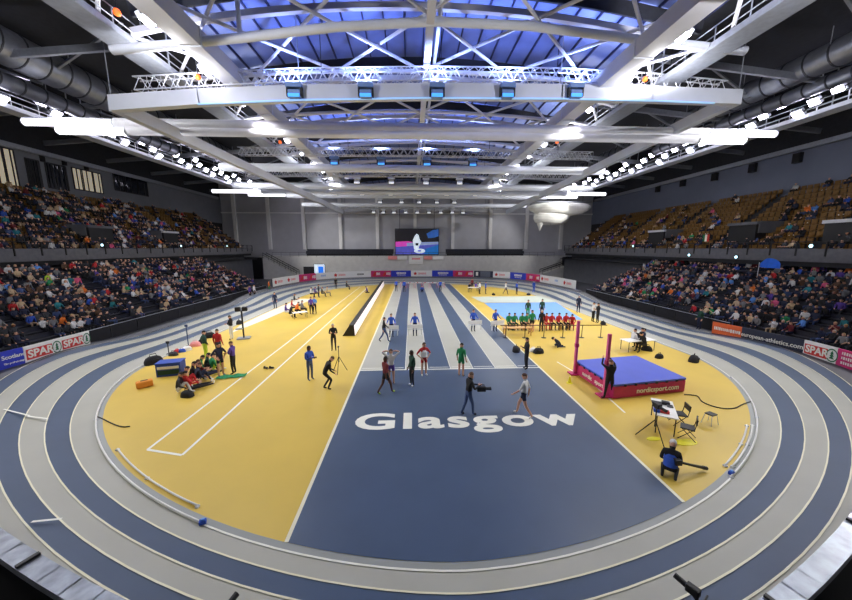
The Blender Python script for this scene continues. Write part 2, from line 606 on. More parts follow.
FAR = [(273, 286, bw, deco_redlogo, 'white board with a red emblem, first of the far bend beside the dark tunnel'), (286, 299, bw, deco_redlogo, 'white board with a red emblem beside the first pink board of far bend'),
       (299, 316, pink, deco_pink, 'pink board below the small blue screen on the far bend'), (316, 332, bw, deco_pale, 'white board with faint pale blue writing on the far bend'),
       (332, 350, bw, deco_redlogo, 'white board with a red emblem, beside the black-lettered white board'), (350, 371, bw, deco_black, 'white board with a short black word on the far bend'),
       (371, 391, pink, deco_pink, 'pink board beside the blue board behind the end of the LED wall'), (391, 411, royal, deco_blue, 'blue board behind the start of the sprint lanes, beside a pink one'),
       (411, 432, bw, deco_redlogo, 'white red-emblem board between the two blue boards, under the video screen'), (432, 453, royal, deco_blue, 'blue board under the outer edge of the video screen'),
       (453, 473, pink, deco_pink, 'pink board beside the navy and grey board of the far bend'), (474, 493, navy, deco_navy, 'navy board with a grey centre on the far bend'),
       (493, 510, bw, deco_redlogo, 'white red-emblem board beside the navy and grey board'), (510, 526, royal, deco_blue, 'blue board below the concrete stair wall of the far bend'),
       (526, 540, pink, deco_pink, 'pink board below the handrail of the far stairs'), (540, 552, bw, deco_redlogo, 'white red-emblem board just after the stair-side pink board'),
       (552, 562, bw, deco_pale, 'narrow white board with pale blue writing near the dark far tunnel'), (562, 575.5, bw, deco_redlogo, 'last white red-emblem board before the high-jump side stand')]
for (x0, x1, base, dec, lab) in FAR:
    p, q = far_pt(x0), far_pt(x1)
    board('advertising_board', p, q, .62, 1.35, base, lab, dec)
# low black kerb under them
flat('floor_verge', MB().strip(oval(6, .002), [Vector((p.x, p.y, .6 if p.y > CY2 else .05)) for p in
     [Vector((CX + (v.x - CX) * (1.0), v.y, 0)) for v in oval(6)]]), outer_m)
far_in = [Vector((p.x, p.y, .63)) for p in far_curve(FBA, FBB, FBN, .63, 72)]
flat('floor_verge', MB().strip(far_curve(A0 + lane_off(6), 23.2, 2.84, .6, 72), far_in), outer_m)

# near bend barrier with its silver top
rail_c = [Vector((p.x, p.y + .06 * max(0, p.x), 0)) for p in near_curve(24.6, 17.85, 1.42, 0, 160) if abs(p.x) < 13]
rb_root = empty('near_barrier', (0, 0, 0), 0, 'black barrier with a shiny grey top rail curving round the near bend', 'barrier')
MB().strip([p + Vector((0, -.05, 0)) for p in rail_c], [p + Vector((0, -.05, 3.04)) for p in rail_c]).build('panel', blackcloth, rb_root)
mb = MB()
rc = [p + Vector((0, 0, 3.1)) for p in rail_c]
for k in range(len(rc) - 1):
    mb.beam(rc[k], rc[k + 1] + (rc[k + 1] - rc[k]) * .05, .21, .1)
mb.build('top_rail', railm, rb_root)
for k in range(0, len(rc), 6):
    mb = MB()
    d = (rc[min(k + 1, len(rc) - 1)] - rc[max(k - 1, 0)]).normalized()
    n = d.cross(Vector((0, 0, 1)))
    mb.beam(rc[k] - n * .1 + Vector((0, 0, .07)), rc[k] + n * .1 + Vector((0, 0, .07)), .05, .03)
    mb.build('joint_strap', black, rb_root)

# ------------------------------------------------------------------ stands
SIDE = {-1: dict(x=BL, y0=13.0, y1=54.0, nm='long-jump side'), 1: dict(x=BR, y0=11.0, y1=46.5, nm='high-jump side')}
ROWS_L, ROWS_U = 11, 12


def row_l(sg, k):
    return SIDE[sg]['x'] + sg * (1.25 + .85 * k), .5 + .385 * k


def row_u(sg, k):
    return sg * (35.3 + .78 * k), 6.35 + .6 * k


UY0, UY1 = 15.0, 72.0
for sg in (-1, 1):
    d = SIDE[sg]
    mb = MB()
    for k in range(ROWS_L):
        x, z = row_l(sg, k)
        mb.box((x, (d['y0'] + d['y1']) / 2, z / 2), (.86, d['y1'] - d['y0'], z))
    struct(mb.build('stand_steps', darkstep))
    for k in range(ROWS_L):
        x, z = row_l(sg, k)
        r = empty('bleacher_bench', (x + sg * .18, (d['y0'] + d['y1']) / 2, z), 0, 'long dark folding bench on the ' + ordn(k + 1) + ' step of the lower ' + d['nm'] + ' stand', 'bench', 'benches of the lower stands')
        MB().box((0, 0, .41), (.4, d['y1'] - d['y0'], .06)).build('seat', navyseat, r)
        MB().box((sg * .21, 0, .62), (.04, d['y1'] - d['y0'], .3)).build('backrest', navyseat, r)
        n = int((d['y1'] - d['y0']) / 5)
        for j in range(n + 1):
            MB().box((0, -(d['y1'] - d['y0']) / 2 + .05 + (d['y1'] - d['y0'] - .1) * j / n, .19), (.3, .06, .38)).build('leg', black, r)
    # concourse wall behind, then the upper tier on its slab
    xw = sg * 35.9
    struct(MB().box((sg * 34.95, (UY0 + UY1) / 2, 2.3), (.3, UY1 - UY0, 4.6)).build('wall_concourse', dconc))
    struct(MB().box((sg * 36.6, (UY0 + UY1) / 2, 5.2), (.3, UY1 - UY0, 2.4)).build('wall_concourse', dconc))
    struct(MB().box((sg * 35.2, (UY0 + UY1) / 2, 4.62), (2.9, UY1 - UY0, .12)).build('floor_concourse', darkstep))
    mb = MB()
    for k in range(ROWS_U):
        x, z = row_u(sg, k)
        mb.box((x, (UY0 + UY1) / 2, z - .5), (.8, UY1 - UY0, 1.0))
    struct(mb.build('stand_steps', darkstep))
    f = struct(MB().box((sg * 34.72, (UY0 + UY1) / 2, 6.35), (.16, UY1 - UY0, 1.15)).build('wall_balcony', fascia_m))
    # posts and handrail of the balcony front
    r = empty('balcony_railing', (sg * 34.7, UY0, 6.9), 0, 'dark metal railing along the balcony front of the ' + d['nm'] + ' upper tier', 'railing')
    MB().tube([(0, 0, .62), (0, UY1 - UY0, .62)], .035).build('handrail', black, r)
    for j in range(28):
        MB().box((-sg * .1, (UY1 - UY0) * j / 27, .0), (.09, .09, 1.25)).build('post', black, r)
    # upper side wall
    struct(MB().box((sg * 45.0, 44, 15.4), (.3, 76, 5.4)).build('wall_' + ('west' if sg < 0 else 'east'), wallside if sg < 0 else wallblue))
    struct(MB().box((sg * 45.1, 44, 20.3), (.3, 76, 4.4)).build('wall_' + ('west_top' if sg < 0 else 'east_top'), ceilm))
    struct(MB().box((sg * 45.1, 44, 6), (.3, 76, 14)).build('wall_' + ('west_base' if sg < 0 else 'east_base'), darkstep))
    # small lit beacons on the concourse columns
    bx = [(102, 245), (181, 246), (227, 246)] if sg < 0 else [(811, 246), (633, 246), (689, 255), (736, 257)]
    for j, (px, py) in enumerate(bx):
        p = at(px, py, X=sg * 34.5)
        o = empty('concourse_lamp', p, 0, 'small round white lamp, ' + ordn(j + 1) + ' along the balcony front of the ' + d['nm'], 'lamp')
        MB().box((sg * .06, 0, 0), (.12, .34, .3)).build('housing', black, o)
        MB().lathe([(.12, -.05), (.15, 0), (.1, .06)], 10).build('lens', beacon_g, o).rotation_euler.y = PI / 2

# walls at the ends
struct(MB().box((0, 80.3, 13.5), (92, .4, 17.6)).build('wall_back', wallgrey))
struct(MB().box((0, 80.3, 2.3), (92, .4, 5)).build('wall_back_base', dconc))
struct(MB().box((0, -11, 11), (92, .3, 24)).build('wall_front', ceilm))
for px in (234.8, 268.5, 303.3, 340, 377.2, 415, 453, 490.7, 527, 562, 600):
    p = at(px, 220, Y=79.8)
    struct(MB().box((p.x, 79.8, 13.6), (.75, .5, 14)).build('pillar', colm))
struct(MB().box((0, 79.9, 15.2), (90, .2, .28)).build('trim_1', colm))
# far balcony: slab, concrete front, dark bench rows, handrail
struct(MB().box((1, 77.9, 5.0), (72, 4.2, .3)).build('floor_balcony', conc))
struct(MB().box((1, 75.8, 2.45), (70, .3, 4.9)).build('wall_balcony_front', conc))
for sx_, w, nm in ((-1, 10, 'west'), (1, 10, 'east')):
    struct(MB().box((1 + sx_ * 38.5, 74.8, 2.4), (7, .3, 4.8)).build('wall_tunnel', black))  # black panel paints in the darkness of the tunnel mouth
for (a, b, lab) in ((306, 393.5, 'block of dark tip-up seats on the far balcony beside the blue small screen'), (446, 524, 'block of dark tip-up seats on the far balcony beyond the pole vault end')):
    p, q = at(a, 255, Y=76.6).x, at(b, 255, Y=76.6).x
    for rr in range(2):
        r = empty('seat_bench', ((p + q) / 2, 76.5 + rr * .9, 5.15 + rr * .45), 0, lab.replace('block', 'front row' if rr == 0 else 'back row'), 'seat row')
        n = int((q - p) / .55)
        MB().box((0, 0, .45), (q - p, .45, .07)).build('seat', navyseat, r)
        MB().box((0, .25, .8), (q - p, .06, .6)).build('backrest', navyseat, r)
        MB().box((0, .1, .2), (q - p - .3, .1, .45)).build('frame', black, r)
        mb = MB()
        for j in range(n):
            mb.box((-(q - p) / 2 + (q - p) * (j + .5) / n, .2, .75), (.03, .1, .7))
        mb.build('divider', black, r)
r = empty('balcony_railing', (1, 75.75, 4.9), 0, 'long thin handrail along the far balcony under the video screen', 'railing')
MB().tube([(-33, 0, 1.05), (33, 0, 1.05)], .03).build('handrail', black, r)
for j in range(34):
    MB().tube([(-33 + 2 * j, 0, 0), (-33 + 2 * j, 0, 1.05)], .025, 6).build('post', black, r)
# stair flights down to the bend on both sides
for (a, b, lab) in (((264, 258), (298, 281), 'grey stair flight with dark handrails down from the balcony beside the small blue screen'), ((592, 258), (541, 282), 'grey stair flight with dark handrails down from the balcony behind the pole vault area')):
    p, q = at(*a, Y=74.3), at(*b, Y=74.3)
    p.z, q.z = 4.9, .9
    r = empty('staircase', (0, 0, 0), 0, lab, 'stairs')
    mb = MB()
    n = 14
    for k in range(n):
        t = (k + .5) / n
        mb.box((p.x + (q.x - p.x) * t, 74.6, (p.z + (q.z - p.z) * t) / 2), (abs(q.x - p.x) / n * 1.02, 2.0, p.z + (q.z - p.z) * t))
    mb.build('steps', conc, r)
    for yy in (73.65, 75.5):
        mb = MB()
        A, B = Vector((p.x, yy, p.z + 1)), Vector((q.x, yy, q.z + 1))
        mb.tube([A, B], .07)
        mb.tube([A - Vector((0, 0, .5)), B - Vector((0, 0, .5))], .04)
        for k in range(7):
            c = A.lerp(B, k / 6)
            mb.tube([c, c - Vector((0, 0, 1))], .04, 6)
        mb.build('handrail', black, r)
# signs on the far balcony front
for (a, b, t, u, m, lab) in ((388, 397, 256, 259.5, 'pale red', 'small pale red sign on the balcony front, first under the video screen'), (397.5, 407, 256, 259.5, None, 'small white sign on the balcony front beside the pale red one'),
                             (409, 423, 255.5, 264, None, 'larger pale box sign at the middle of the balcony front'), (424, 432, 256, 259.5, 'pale red', 'small pale red sign beside the middle box sign'), (433, 443.5, 256, 259.5, None, 'small white sign under the outer edge of the video screen')):
    p, q = at(a, t, Y=75.5), at(b, u, Y=75.5)
    o = empty('balcony_sign', ((p.x + q.x) / 2, 75.5, q.z), 0, lab, 'sign')
    MB().box((0, 0, (p.z - q.z) / 2), (q.x - p.x, .2, p.z - q.z)).build('panel', MATS[m] if m else bw, o)
    if b - a > 12:
        MB().box((0, -.12, (p.z - q.z) * .62), ((q.x - p.x) * .6, .03, (p.z - q.z) * .2)).build('red_stripe', MATS['pale red'], o)
# the dark gate and small screen by the balcony front
p, q = at(303.5, 267, Y=73.6), at(315, 279, Y=73.6)
o = empty('dark_booth', ((p.x + q.x) / 2, 73.9, .6), 0, 'black cloth-covered booth beside the small blue screen', 'booth')
MB().box((0, 0, (p.z - .6) / 2), (q.x - p.x, .8, p.z - .6)).build('body', blackcloth, o)
MB().box((0, 0, p.z - .58), (q.x - p.x + .1, .9, .08)).build('lid', black, o)
p, q = at(314, 264.5, Y=73.6), at(325, 277, Y=73.6)
o = empty('info_screen', ((p.x + q.x) / 2, 73.6, .6), 0, 'small blue and white screen glowing above the far bend boards', 'screen')
w, h0, h1 = q.x - p.x, q.z - .6, p.z - .6
MB().box((0, .1, (h0 + h1) / 2), (w + .2, .15, h1 - h0 + .2)).build('frame', black, o)
MB().box((0, 0, (h0 + h1) / 2), (w, .06, h1 - h0)).build('display', M('screen white', (225, 240, 255), .3, emit=1.2, ecol=(225, 240, 255)), o)
MB().box((w * .14, -.04, (h0 + h1) / 2 + .1), (w * .5, .02, (h1 - h0) * .62)).build('blue_panel', M('screen blue', (40, 120, 235), .3, emit=1.1, ecol=(40, 120, 235)), o)
for s_ in (-1, 1):
    MB().box((s_ * w * .35, .1, h0 / 2), (.1, .1, max(.1, h0))).build('leg', black, o)

# video screen
p, q = at(395.3, 229, Y=78), at(438.4, 254.2, Y=78)
scr = empty('video_screen', ((p.x + q.x) / 2, 78, q.z), 0, 'big video screen showing a white-clad athlete on a blue track', 'video screen')
W, Hh = q.x - p.x, p.z - q.z
MB().box((0, .25, Hh / 2), (W + .25, .4, Hh + .25)).build('frame', black, scr)


def sm(n, c, e):
    return M('screen ' + n, c, .4, emit=e, ecol=c, var=.25, scale=1.2)


def spoly(nm, pts, m, k):
    mb = MB()
    pp = [(-W / 2 + a * W, 0.04 - .006 * k, (1 - b) * Hh) for a, b in pts]
    qq = [(x, y + .05, z) for x, y, z in pp]
    n = len(pp)
    mb.add(pp + qq, [tuple(range(n)), tuple(range(n, 2 * n))[::-1]] + [(i, (i + 1) % n, n + (i + 1) % n, n + i) for i in range(n)])
    mb.build(nm, m, scr)


spoly('picture_dark', [(0, 0), (1, 0), (1, 1), (0, 1)], sm('dark', (22, 20, 34), .25), 0)
spoly('picture_magenta', [(0, .5), (.3, .48), (.5, .56), (.5, .7), (0, .72)], sm('magenta', (225, 70, 190), .8), 1)
spoly('picture_barrier', [(.26, .55), (.55, .52), (1, .5), (1, .66), (.5, .7), (.26, .7)], sm('pale', (150, 168, 214), .6), 2)
spoly('picture_floor', [(0, .7), (.45, .66), (1, .6), (1, 1), (0, 1)], sm('track', (84, 90, 190), .7), 3)
spoly('picture_corner', [(.72, .18), (.86, .04), (1, 0), (1, .28), (.9, .34), (.76, .36)], sm('azure', (50, 110, 200), .6), 4)
spoly('picture_carpet', [(.7, .78), (1, .62), (1, 1), (.66, 1)], sm('teal blue', (20, 110, 190), .7), 4)
spoly('picture_figure', [(.44, .3), (.49, .18), (.54, .26), (.56, .42), (.6, .5), (.56, .62), (.52, .8), (.43, .8), (.42, .6), (.4, .46)], sm('white', (235, 235, 245), 1.0), 5)
spoly('picture_shorts', [(.46, .55), (.54, .55), (.53, .66), (.46, .66)], sm('dark', (22, 20, 34), .25), 6)
spoly('picture_ring', [(.43 + .13 * (1 + math.cos(t)), .87 + .09 * math.sin(t)) for t in (2 * PI * k / 20 for k in range(20))], sm('white', (235, 235, 245), 1.0), 5)
spoly('picture_ring_centre', [(.5 + .055 * (1 + math.cos(t)), .865 + .035 * math.sin(t)) for t in (2 * PI * k / 20 for k in range(20))], sm('track', (84, 90, 190), .7), 6)
for s_ in (-1, 1):
    MB().tube([(s_ * W * .4, .3, Hh), (s_ * W * .4, .3, 17.5 - q.z)], .05, 6).build('cable', black, scr)

# windows of the boxes in the upper wall above the long-jump side
wn = 0
for (x0, y0, x1, y1, lit) in ((-26, 146, 19, 183, 1), (25, 160, 43, 187, 0), (45, 165, 69, 189, 0), (72, 171, 103, 191, 1), (113, 176, 148, 193, 0)):
    a, b = at(x0, y0, X=-44.8), at(x1, y1, X=-44.8)
    zt, zb = at((x0 + x1) / 2, y0, X=-44.8).z, at((x0 + x1) / 2, y1, X=-44.8).z
    wn += 1
    o = empty('window_%d' % wn, (-44.84, (a.y + b.y) / 2, zb))
    o['kind'] = 'structure'
    w = abs(b.y - a.y)
    MB().box((0, 0, (zt - zb) / 2), (.06, w, zt - zb)).build('window_pane', winlit if lit else glassdark, o)
    mb = MB()
    for t in (-.5, -.36, -.22, -.17, -.02, .17, .21, .4, .5):
        mb.box((.05, w * t, (zt - zb) / 2), (.08, .12, zt - zb))
    mb.box((.05, 0, 0), (.1, w, .12))
    mb.box((.05, 0, zt - zb), (.1, w, .12))
    mb.build('window_frame', black, o)
for j, (px, py) in enumerate(((798, 158), (753, 168), (715, 177), (683, 183), (658, 189))):
    p = at(px, py, X=44.7)
    o = empty('wall_speaker', p, 0, 'black loudspeaker box, ' + ordn(j + 1) + ' along the pale wall above the high-jump side seats', 'loudspeaker')
    MB().box((0, 0, 0), (.5, .8, 1.1)).build('cabinet', black, o)
    MB().box((-.27, 0, 0), (.04, .66, .95)).build('grille', blackcloth, o)
for j, (px, py) in enumerate(((42, 157), (64, 161), (86, 166))):
    p = at(px, py, X=-44.7)
    o = empty('wall_speaker', p, 0, 'narrow black loudspeaker, ' + ordn(j + 1) + ' above the box windows of the long-jump side', 'loudspeaker')
    MB().box((0, 0, 0), (.3, .35, 1.1)).build('cabinet', black, o)
    MB().box((.17, 0, 0), (.04, .28, .95)).build('grille', blackcloth, o)

# ------------------------------------------------------------------ roof
struct(MB().box((-31, 34, 22.9), (30, 96, .3)).build('ceiling', ceilm))
struct(MB().box((33, 34, 22.9), (26, 96, .3)).build('ceiling', ceilm))


def arch(x, zc=22.8, drop=1.6, half=16):
    return zc - drop * ((x - 1) / half) ** 2


mb = MB()
xs = [-16 + 34 * k / 24 for k in range(25)]
mb.strip([Vector((x, -10, arch(x))) for x in xs], [Vector((x, 81, arch(x))) for x in xs])
struct(mb.build('ceiling_vault', deckm, smooth=True))
mb = MB()
for k in range(25):   # standing seams of the deck
    x = xs[k]
    mb.beam((x, -5, arch(x) - .1), (x, 80, arch(x) - .1), .07, .2)
struct(mb.build('ceiling_seam', M('deck seam', (40, 46, 84), .6)))
for s_, X in ((-1, -16), (1, 18)):
    struct(MB().box((X, 34, 22), (.3, 92, 1.9)).build('ceiling_fascia', ceilm))
# arched ribs right under the vault
for Y in (21.4, 29.5, 37.5, 46, 55, 64, 73):
    mb = MB()
    for k in range(24):
        a, b = xs[k], xs[k + 1]
        mb.beam((a, Y, arch(a) - 1.75), (b + .03, Y, arch(b) - 1.75), .3, .34)
        mb.beam((a, Y + .05, arch(a) - .55), (b + .03, Y + .05, arch(b) - .55), .14, .8, 1)
    struct(mb.build('ceiling_rib', [steel, ceilm]))
# big pipe in front and its hangers
pipe = [at(px, py, Y=20.5) for px, py in ((112, 50), (175, 44.5), (240, 38), (335, 27), (434, 21.5), (530, 26), (640, 40), (745, 51))]
struct(MB().tube(pipe, .24, 10).build('roof_beam', steelw, smooth=True))
for px in (240, 172, 434, 680):
    t = min(pipe, key=lambda p: abs(px_of(p)[0] - px))
    p = at(px, 36 if px != 434 else 22, Y=20.5)
    struct(MB().tube([p, (p.x, 20.5, 22.3)], .13, 8).build('roof_beam', steelw))
# other transverse pipes
for Y, z in ((26.5, 20.1), (34, 20.2), (42, 20.1), (51, 20.0), (60, 20.0)):
    pts = [(x, Y, z - .9 * ((x - 1) / 17) ** 2) for x in [-17 + 36 * k / 12 for k in range(13)]]
    struct(MB().tube(pts, .16, 8).build('roof_beam', steel, smooth=True))
# ridge beam, girders
struct(MB().box((1.15, 44, 19.75), (.45, 64, .5)).build('roof_beam', steel))
struct(MB().tube([(1.75, 12, 20.3), (1.75, 76, 20.3)], .12, 8).build('roof_beam', steelw))
for X in (-12.1, 13.65):
    struct(MB().box((X, 42, 18.45), (1.15, 66, .95)).build('roof_girder_beam', steel))
    mb = MB()
    for k in range(14):
        mb.box((X, 11 + 4.6 * k, 18.45), (1.25, .08, 1.05))
    struct(mb.build('roof_girder_trim', steelw))
# X braces in the roof plane
gx = [-17, -11.2, -5.2, 1.15, 7.5, 13.65, 19]
for (Ya, Yb) in ((14, 20.5), (20.5, 26.5), (26.5, 34), (34, 42)):
    for k in range(len(gx) - 1):
        za, zb = 20.0 - .9 * ((gx[k] - 1) / 17) ** 2, 20.0 - .9 * ((gx[k + 1] - 1) / 17) ** 2
        struct(MB().tube([(gx[k], Ya, za), (gx[k + 1], Yb, zb)], .1, 6).build('roof_brace_beam', steel))
        struct(MB().tube([(gx[k + 1], Ya, zb + .22), (gx[k], Yb, za + .22)], .1, 6).build('roof_brace_beam', steel))
# dark side roof: sloping rafters
for sg in (-1, 1):
    for k in range(9):
        Y = 10 + 8 * k
        struct(MB().beam((sg * 18, Y, 21.2), (sg * 44, Y + 1, 19.4), .22, .5).build('roof_rafter_beam', galv))
        struct(MB().beam((sg * 20, Y, 22.4), (sg * 30, Y + 4, 20.6), .16, .16).build('roof_brace_beam', galv))
        struct(MB().beam((sg * 38, Y, 22.4), (sg * 30, Y + 4, 20.2), .16, .16).build('roof_brace_beam', galv))
    struct(MB().beam((sg * 44.2, 5, 18.2), (sg * 44.2, 78, 18.2), .4, .5).build('roof_beam', galv))
# wide transverse beams with round ends
for Y, z, a, b, r1 in ((29.5, 17.12, -24.3, 26.4, .42), (29.55, 16.62, -23.4, 25.6, .38), (43.6, 17.05, -24, 25.5, .5), (56, 17.05, -29, 31, .5), (57, 16.3, -24.9, 26.9, .4), (65, 17.0, -23.9, 26.9, .45), (74, 16.4, -24, 26, .42)):
    struct(MB().tube([(a, Y, z), (b, Y, z)], r1, 12).build('roof_beam', steelw if Y > 40 else steel, smooth=True))
# floodlit beam ends, their brightness put in as glowing tubes
TL = [((-31.4, 29.5, 17.12), (-24.5, 29.5, 17.12)), ((-28.9, 29.55, 16.5), (-23.6, 29.55, 16.5)), ((26.6, 29.5, 17.12), (32.8, 29.5, 17.12)), ((25.8, 29.55, 16.5), (30, 29.55, 16.5)), ((-33, 57, 16.3), (-25.1, 57, 16.3)), ((27.1, 57, 16.3), (34, 57, 16.3)), ((-31, 65, 17), (-24.1, 65, 17)), ((27.1, 65, 17), (33, 65, 17))]
for k, (a, b) in enumerate(TL):
    side = 'long-jump' if a[0] < 0 else 'high-jump'
    o = empty('tube_lamp', ((a[0] + b[0]) / 2, a[1], a[2]), 0, 'glowing tube standing for the floodlit %s cross beam end, %s side, %s' % ('front' if a[1] < 31 else 'far', side, ('upper' if a[2] > 16.8 else 'lower') if a[1] < 31 else ('lower' if a[1] < 60 else 'last')), 'lamp')  # glowing stand-in for a floodlit beam end
    L = b[0] - a[0]
    MB().tube([(-L / 2, 0, 0), (L / 2, 0, 0)], .27, 10).build('tube', beam_glow, o, smooth=True)
    MB().box((0, .0, .29), (L, .3, .1)).build('housing', galv, o)  # added with the stand-in tube
    for s_ in (-1, 1):
        MB().tube([(s_ * L / 2, 0, 0), (s_ * (L / 2 + .08), 0, 0)], .3, 10).build('end_cap', alu, o)


# ducts
def duct(name, X, z, r, y0, y1, label, bend=None):
    o = empty(name, (X, y0, z), 0, label, 'ventilation duct')
    L = y1 - y0
    MB().tube([(0, 0, 0), (0, L, 0)], r, 20).build('pipe', ductm, o, smooth=True)
    n = int(L / 1.5)
    for k in range(n + 1):
        y = L * k / n
        MB().tube([(0, y - .05, 0), (0, y + .05, 0)], r + .05, 20).build('seam', seam, o)
    for k in range(0, n + 1, 4):
        y = L * k / n
        for s_ in (-1, 1):
            MB().tube([(s_ * r * .9, y, 0), (s_ * r * .9, y, 22.6 - z)], .03, 5).build('hanger', galv, o)
    return o


duct('air_duct', -29, 21.2, 1.25, 6, 62, 'thick silver air duct with dark seams under the roof, long-jump side')
duct('air_duct', -31, 19.6, .62, 6, 46, 'thinner silver air duct below the thick one, long-jump side')
duct('air_duct', 31, 20.95, .95, 6, 64, 'thick silver air duct with dark seams under the roof, high-jump side')
duct('air_duct', 32.6, 19.75, .55, 6, 44, 'thinner silver air duct below the thick one, high-jump side')


# catwalks
def catwalk(X, z, y0, y1, w, label, hang=22.6, galv=galv):
    o = empty('catwalk', (X, y0, z), 0, label, 'catwalk')
    L = y1 - y0
    MB().box((0, L / 2, 0), (w, L, .16)).build('deck', galv, o)
    for s_ in (-1, 1):
        mb = MB()
        for hz in (.55, 1.05):
            mb.tube([(s_ * w / 2, 0, hz), (s_ * w / 2, L, hz)], .035, 6)
        mb.box((s_ * w / 2, L / 2, .1), (.05, L, .32))
        n = int(L / 2)
        for k in range(n + 1):
            mb.tube([(s_ * w / 2, L * k / n, 0), (s_ * w / 2, L * k / n, 1.05)], .035, 6)
        mb.build('railing', galv, o)
    for k in range(int(L / 8) + 1):
        for s_ in (-1, 1):
            MB().tube([(s_ * w / 2, 8 * k, 0), (s_ * w / 2, 8 * k, hang - z)], .05, 6).build('hanger', galv, o)
    return o


catwalk(-16.6, 18.6, 8, 66, 1.5, 'grey metal catwalk with railings beside the roof girder, long-jump side')
catwalk(18.4, 18.6, 8, 66, 1.5, 'grey metal catwalk with railings beside the roof girder, high-jump side')
catwalk(-33.4, 18.3, 12, 72, 1.3, 'bright-lit lighting catwalk above the long-jump side stand', galv=steelw)
catwalk(35.2, 18.3, 12, 72, 1.3, 'bright-lit lighting catwalk above the high-jump side stand', galv=steelw)

# white hung frame: arched front beam, two long side beams
fr = [at(px, py, Y=24.0) for px, py in ((112, 104), (200, 98), (300, 94), (430, 92), (560, 93), (650, 95), (738, 98))]
hf = empty('hanging_frame', (0, 0, 0), 0, 'white U-shaped box-beam frame hung below the roof, arched in front', 'hanging frame')
mb = MB()
for k in range(len(fr) - 1):
    mb.beam(fr[k], fr[k + 1] + (fr[k + 1] - fr[k]) * .01, .5, .95)
mb.build('front_beam', steelw, hf)
for p, e_ in ((fr[0], at(343, 212, Y=74)), (fr[-1], at(507, 212, Y=74))):
    MB().beam((p.x, 24, p.z), e_, .55, .85).build('side_beam', steelw, hf)
mb = MB()
for k in range(1, len(fr) - 2):
    mb.tube([fr[k] + Vector((0, -.3, -.5)), fr[k + 1] + Vector((0, -.3, -.5))], .05, 6)
mb.tube([fr[-2] + Vector((0, -.3, -.5)), fr[-1] + Vector((-2, -.3, -.5))], .05, 6)
mb.build('light_strip', tube_blue, hf)
for k in range(len(fr)):
    MB().tube([fr[k], (fr[k].x, 24, 22)], .03, 5).build('hanger', galv, hf)


# lattice trusses
def lattice(name, pts, label, s=.5):
    o = empty(name, pts[0], 0, label, 'lighting truss')
    base = Vector(pts[0])
    P = [Vector(p) - base for p in pts]
    tot = sum((P[i + 1] - P[i]).length for i in range(len(P) - 1))
    n = int(tot / .9)

    def pos(t):
        d = t * tot
        for i in range(len(P) - 1):
            l = (P[i + 1] - P[i]).length
            if d <= l or i == len(P) - 2:
                return P[i].lerp(P[i + 1], min(1, d / l))
            d -= l
    off = [Vector((0, -s / 2, 0)), Vector((0, s / 2, 0)), Vector((0, -s / 2, s * 1.3)), Vector((0, s / 2, s * 1.3))]
    for f in off:
        MB().tube([p + f for p in P], .045, 6).build('chord', alu, o)
    mb = MB()
    for k in range(n):
        a, b = pos(k / n), pos((k + 1) / n)
        m = (a + b) / 2
        for i, j in ((0, 2), (1, 3), (0, 1), (2, 3)):
            mb.tube([a + off[i], m + off[j]], .028, 4)
            mb.tube([m + off[j], b + off[i]], .028, 4)
    mb.build('lattice_web', alu, o)
    for k in range(5):
        p = pos((k + .5) / 5)
        MB().tube([p + Vector((0, 0, s)), (p.x, p.y, 22 - base.z)], .025, 5).build('hanger_cable', black, o)
    return o


lf = [at(px, py, Y=24.4) for px, py in ((138, 92), (210, 88), (300, 83.5), (430, 81.5), (560, 83), (650, 88), (722, 95))]
lattice('lattice_truss', lf, 'arched aluminium lattice truss lying along the white front frame', .62)
for k, (Y, a, b, z, w_) in enumerate(((39.5, -19.5, 21.5, 17.4, 'ten'), (50, -24, 26, 17.3, ''), (60, -24, 26, 17.2, ''), (70, -24, 26, 17.2, ''), (75.5, -19, 21, 15.7, ''))):
    lattice('lattice_truss', [(a, Y, z), ((a + b) / 2, Y, z + .15), (b, Y, z)], 'straight aluminium lattice truss, ' + ordn(k + 1) + ' behind the white front frame', .6)

# moving heads
mh = empty('moving_light', (0, 0, 0), 0, 'x', 'stage light')
MB().box((0, 0, .55), (1.0, .6, .28)).build('base', M('light blue housing', (120, 150, 200), .5), mh)
for s_ in (-1, 1):
    MB().box((s_ * .46, 0, .2), (.1, .35, .6)).build('yoke_arm', black, mh)
MB().box((0, 0, .05), (.8, .5, .5)).build('head', M('light blue housing', (120, 150, 200), .5), mh, bevel=.06)
MB().box((0, -.27, -.08), (.74, .05, .2)).build('lens', lamp_blue, mh)
n0 = 0
for (Y, z, pxs) in ((23.6, None, (295, 366, 437, 507, 575)), (39.5, 16.66, (334, 381, 427, 473)), (50, 16.56, (356, 391, 426, 460, 497)), (60, 16.46, (333, 361, 390, 419, 447, 476, 505)), (70, 16.46, (379, 401, 419, 437, 455)), (75.5, 14.96, (372, 382, 393, 405, 417, 429, 441, 453, 464))):
    for j, px in enumerate(pxs):
        o = mh if n0 == 0 else copy_tree(mh)
        n0 += 1
        if z is None:
            p = at(px, 95.5, Y=Y)
        else:
            p = at(px, 150, Y=Y)
            p.z = z
        o.location = p
        where = {23.6: 'white front frame', 39.5: 'first straight truss', 50: 'second straight truss', 60: 'third straight truss', 70: 'fourth straight truss', 75.5: 'last low truss'}[Y]
        if Y > 45:
            for ch in o.children:
                if ch.name.split('.')[0] in ('base', 'head', 'lens'):
                    ch.material_slots[0].link = 'OBJECT'
                    ch.material_slots[0].material = steelw if ch.name[0] != 'l' else M('white lens', (250, 250, 255), .3, emit=1.6, ecol=(240, 245, 255))
        o['label'] = ('white' if Y > 45 else 'pale blue') + ' stage light hung from the %s, %s counting from the long-jump side' % (where, ordn(j + 1))
        o['group'] = 'stage lights on the trusses'

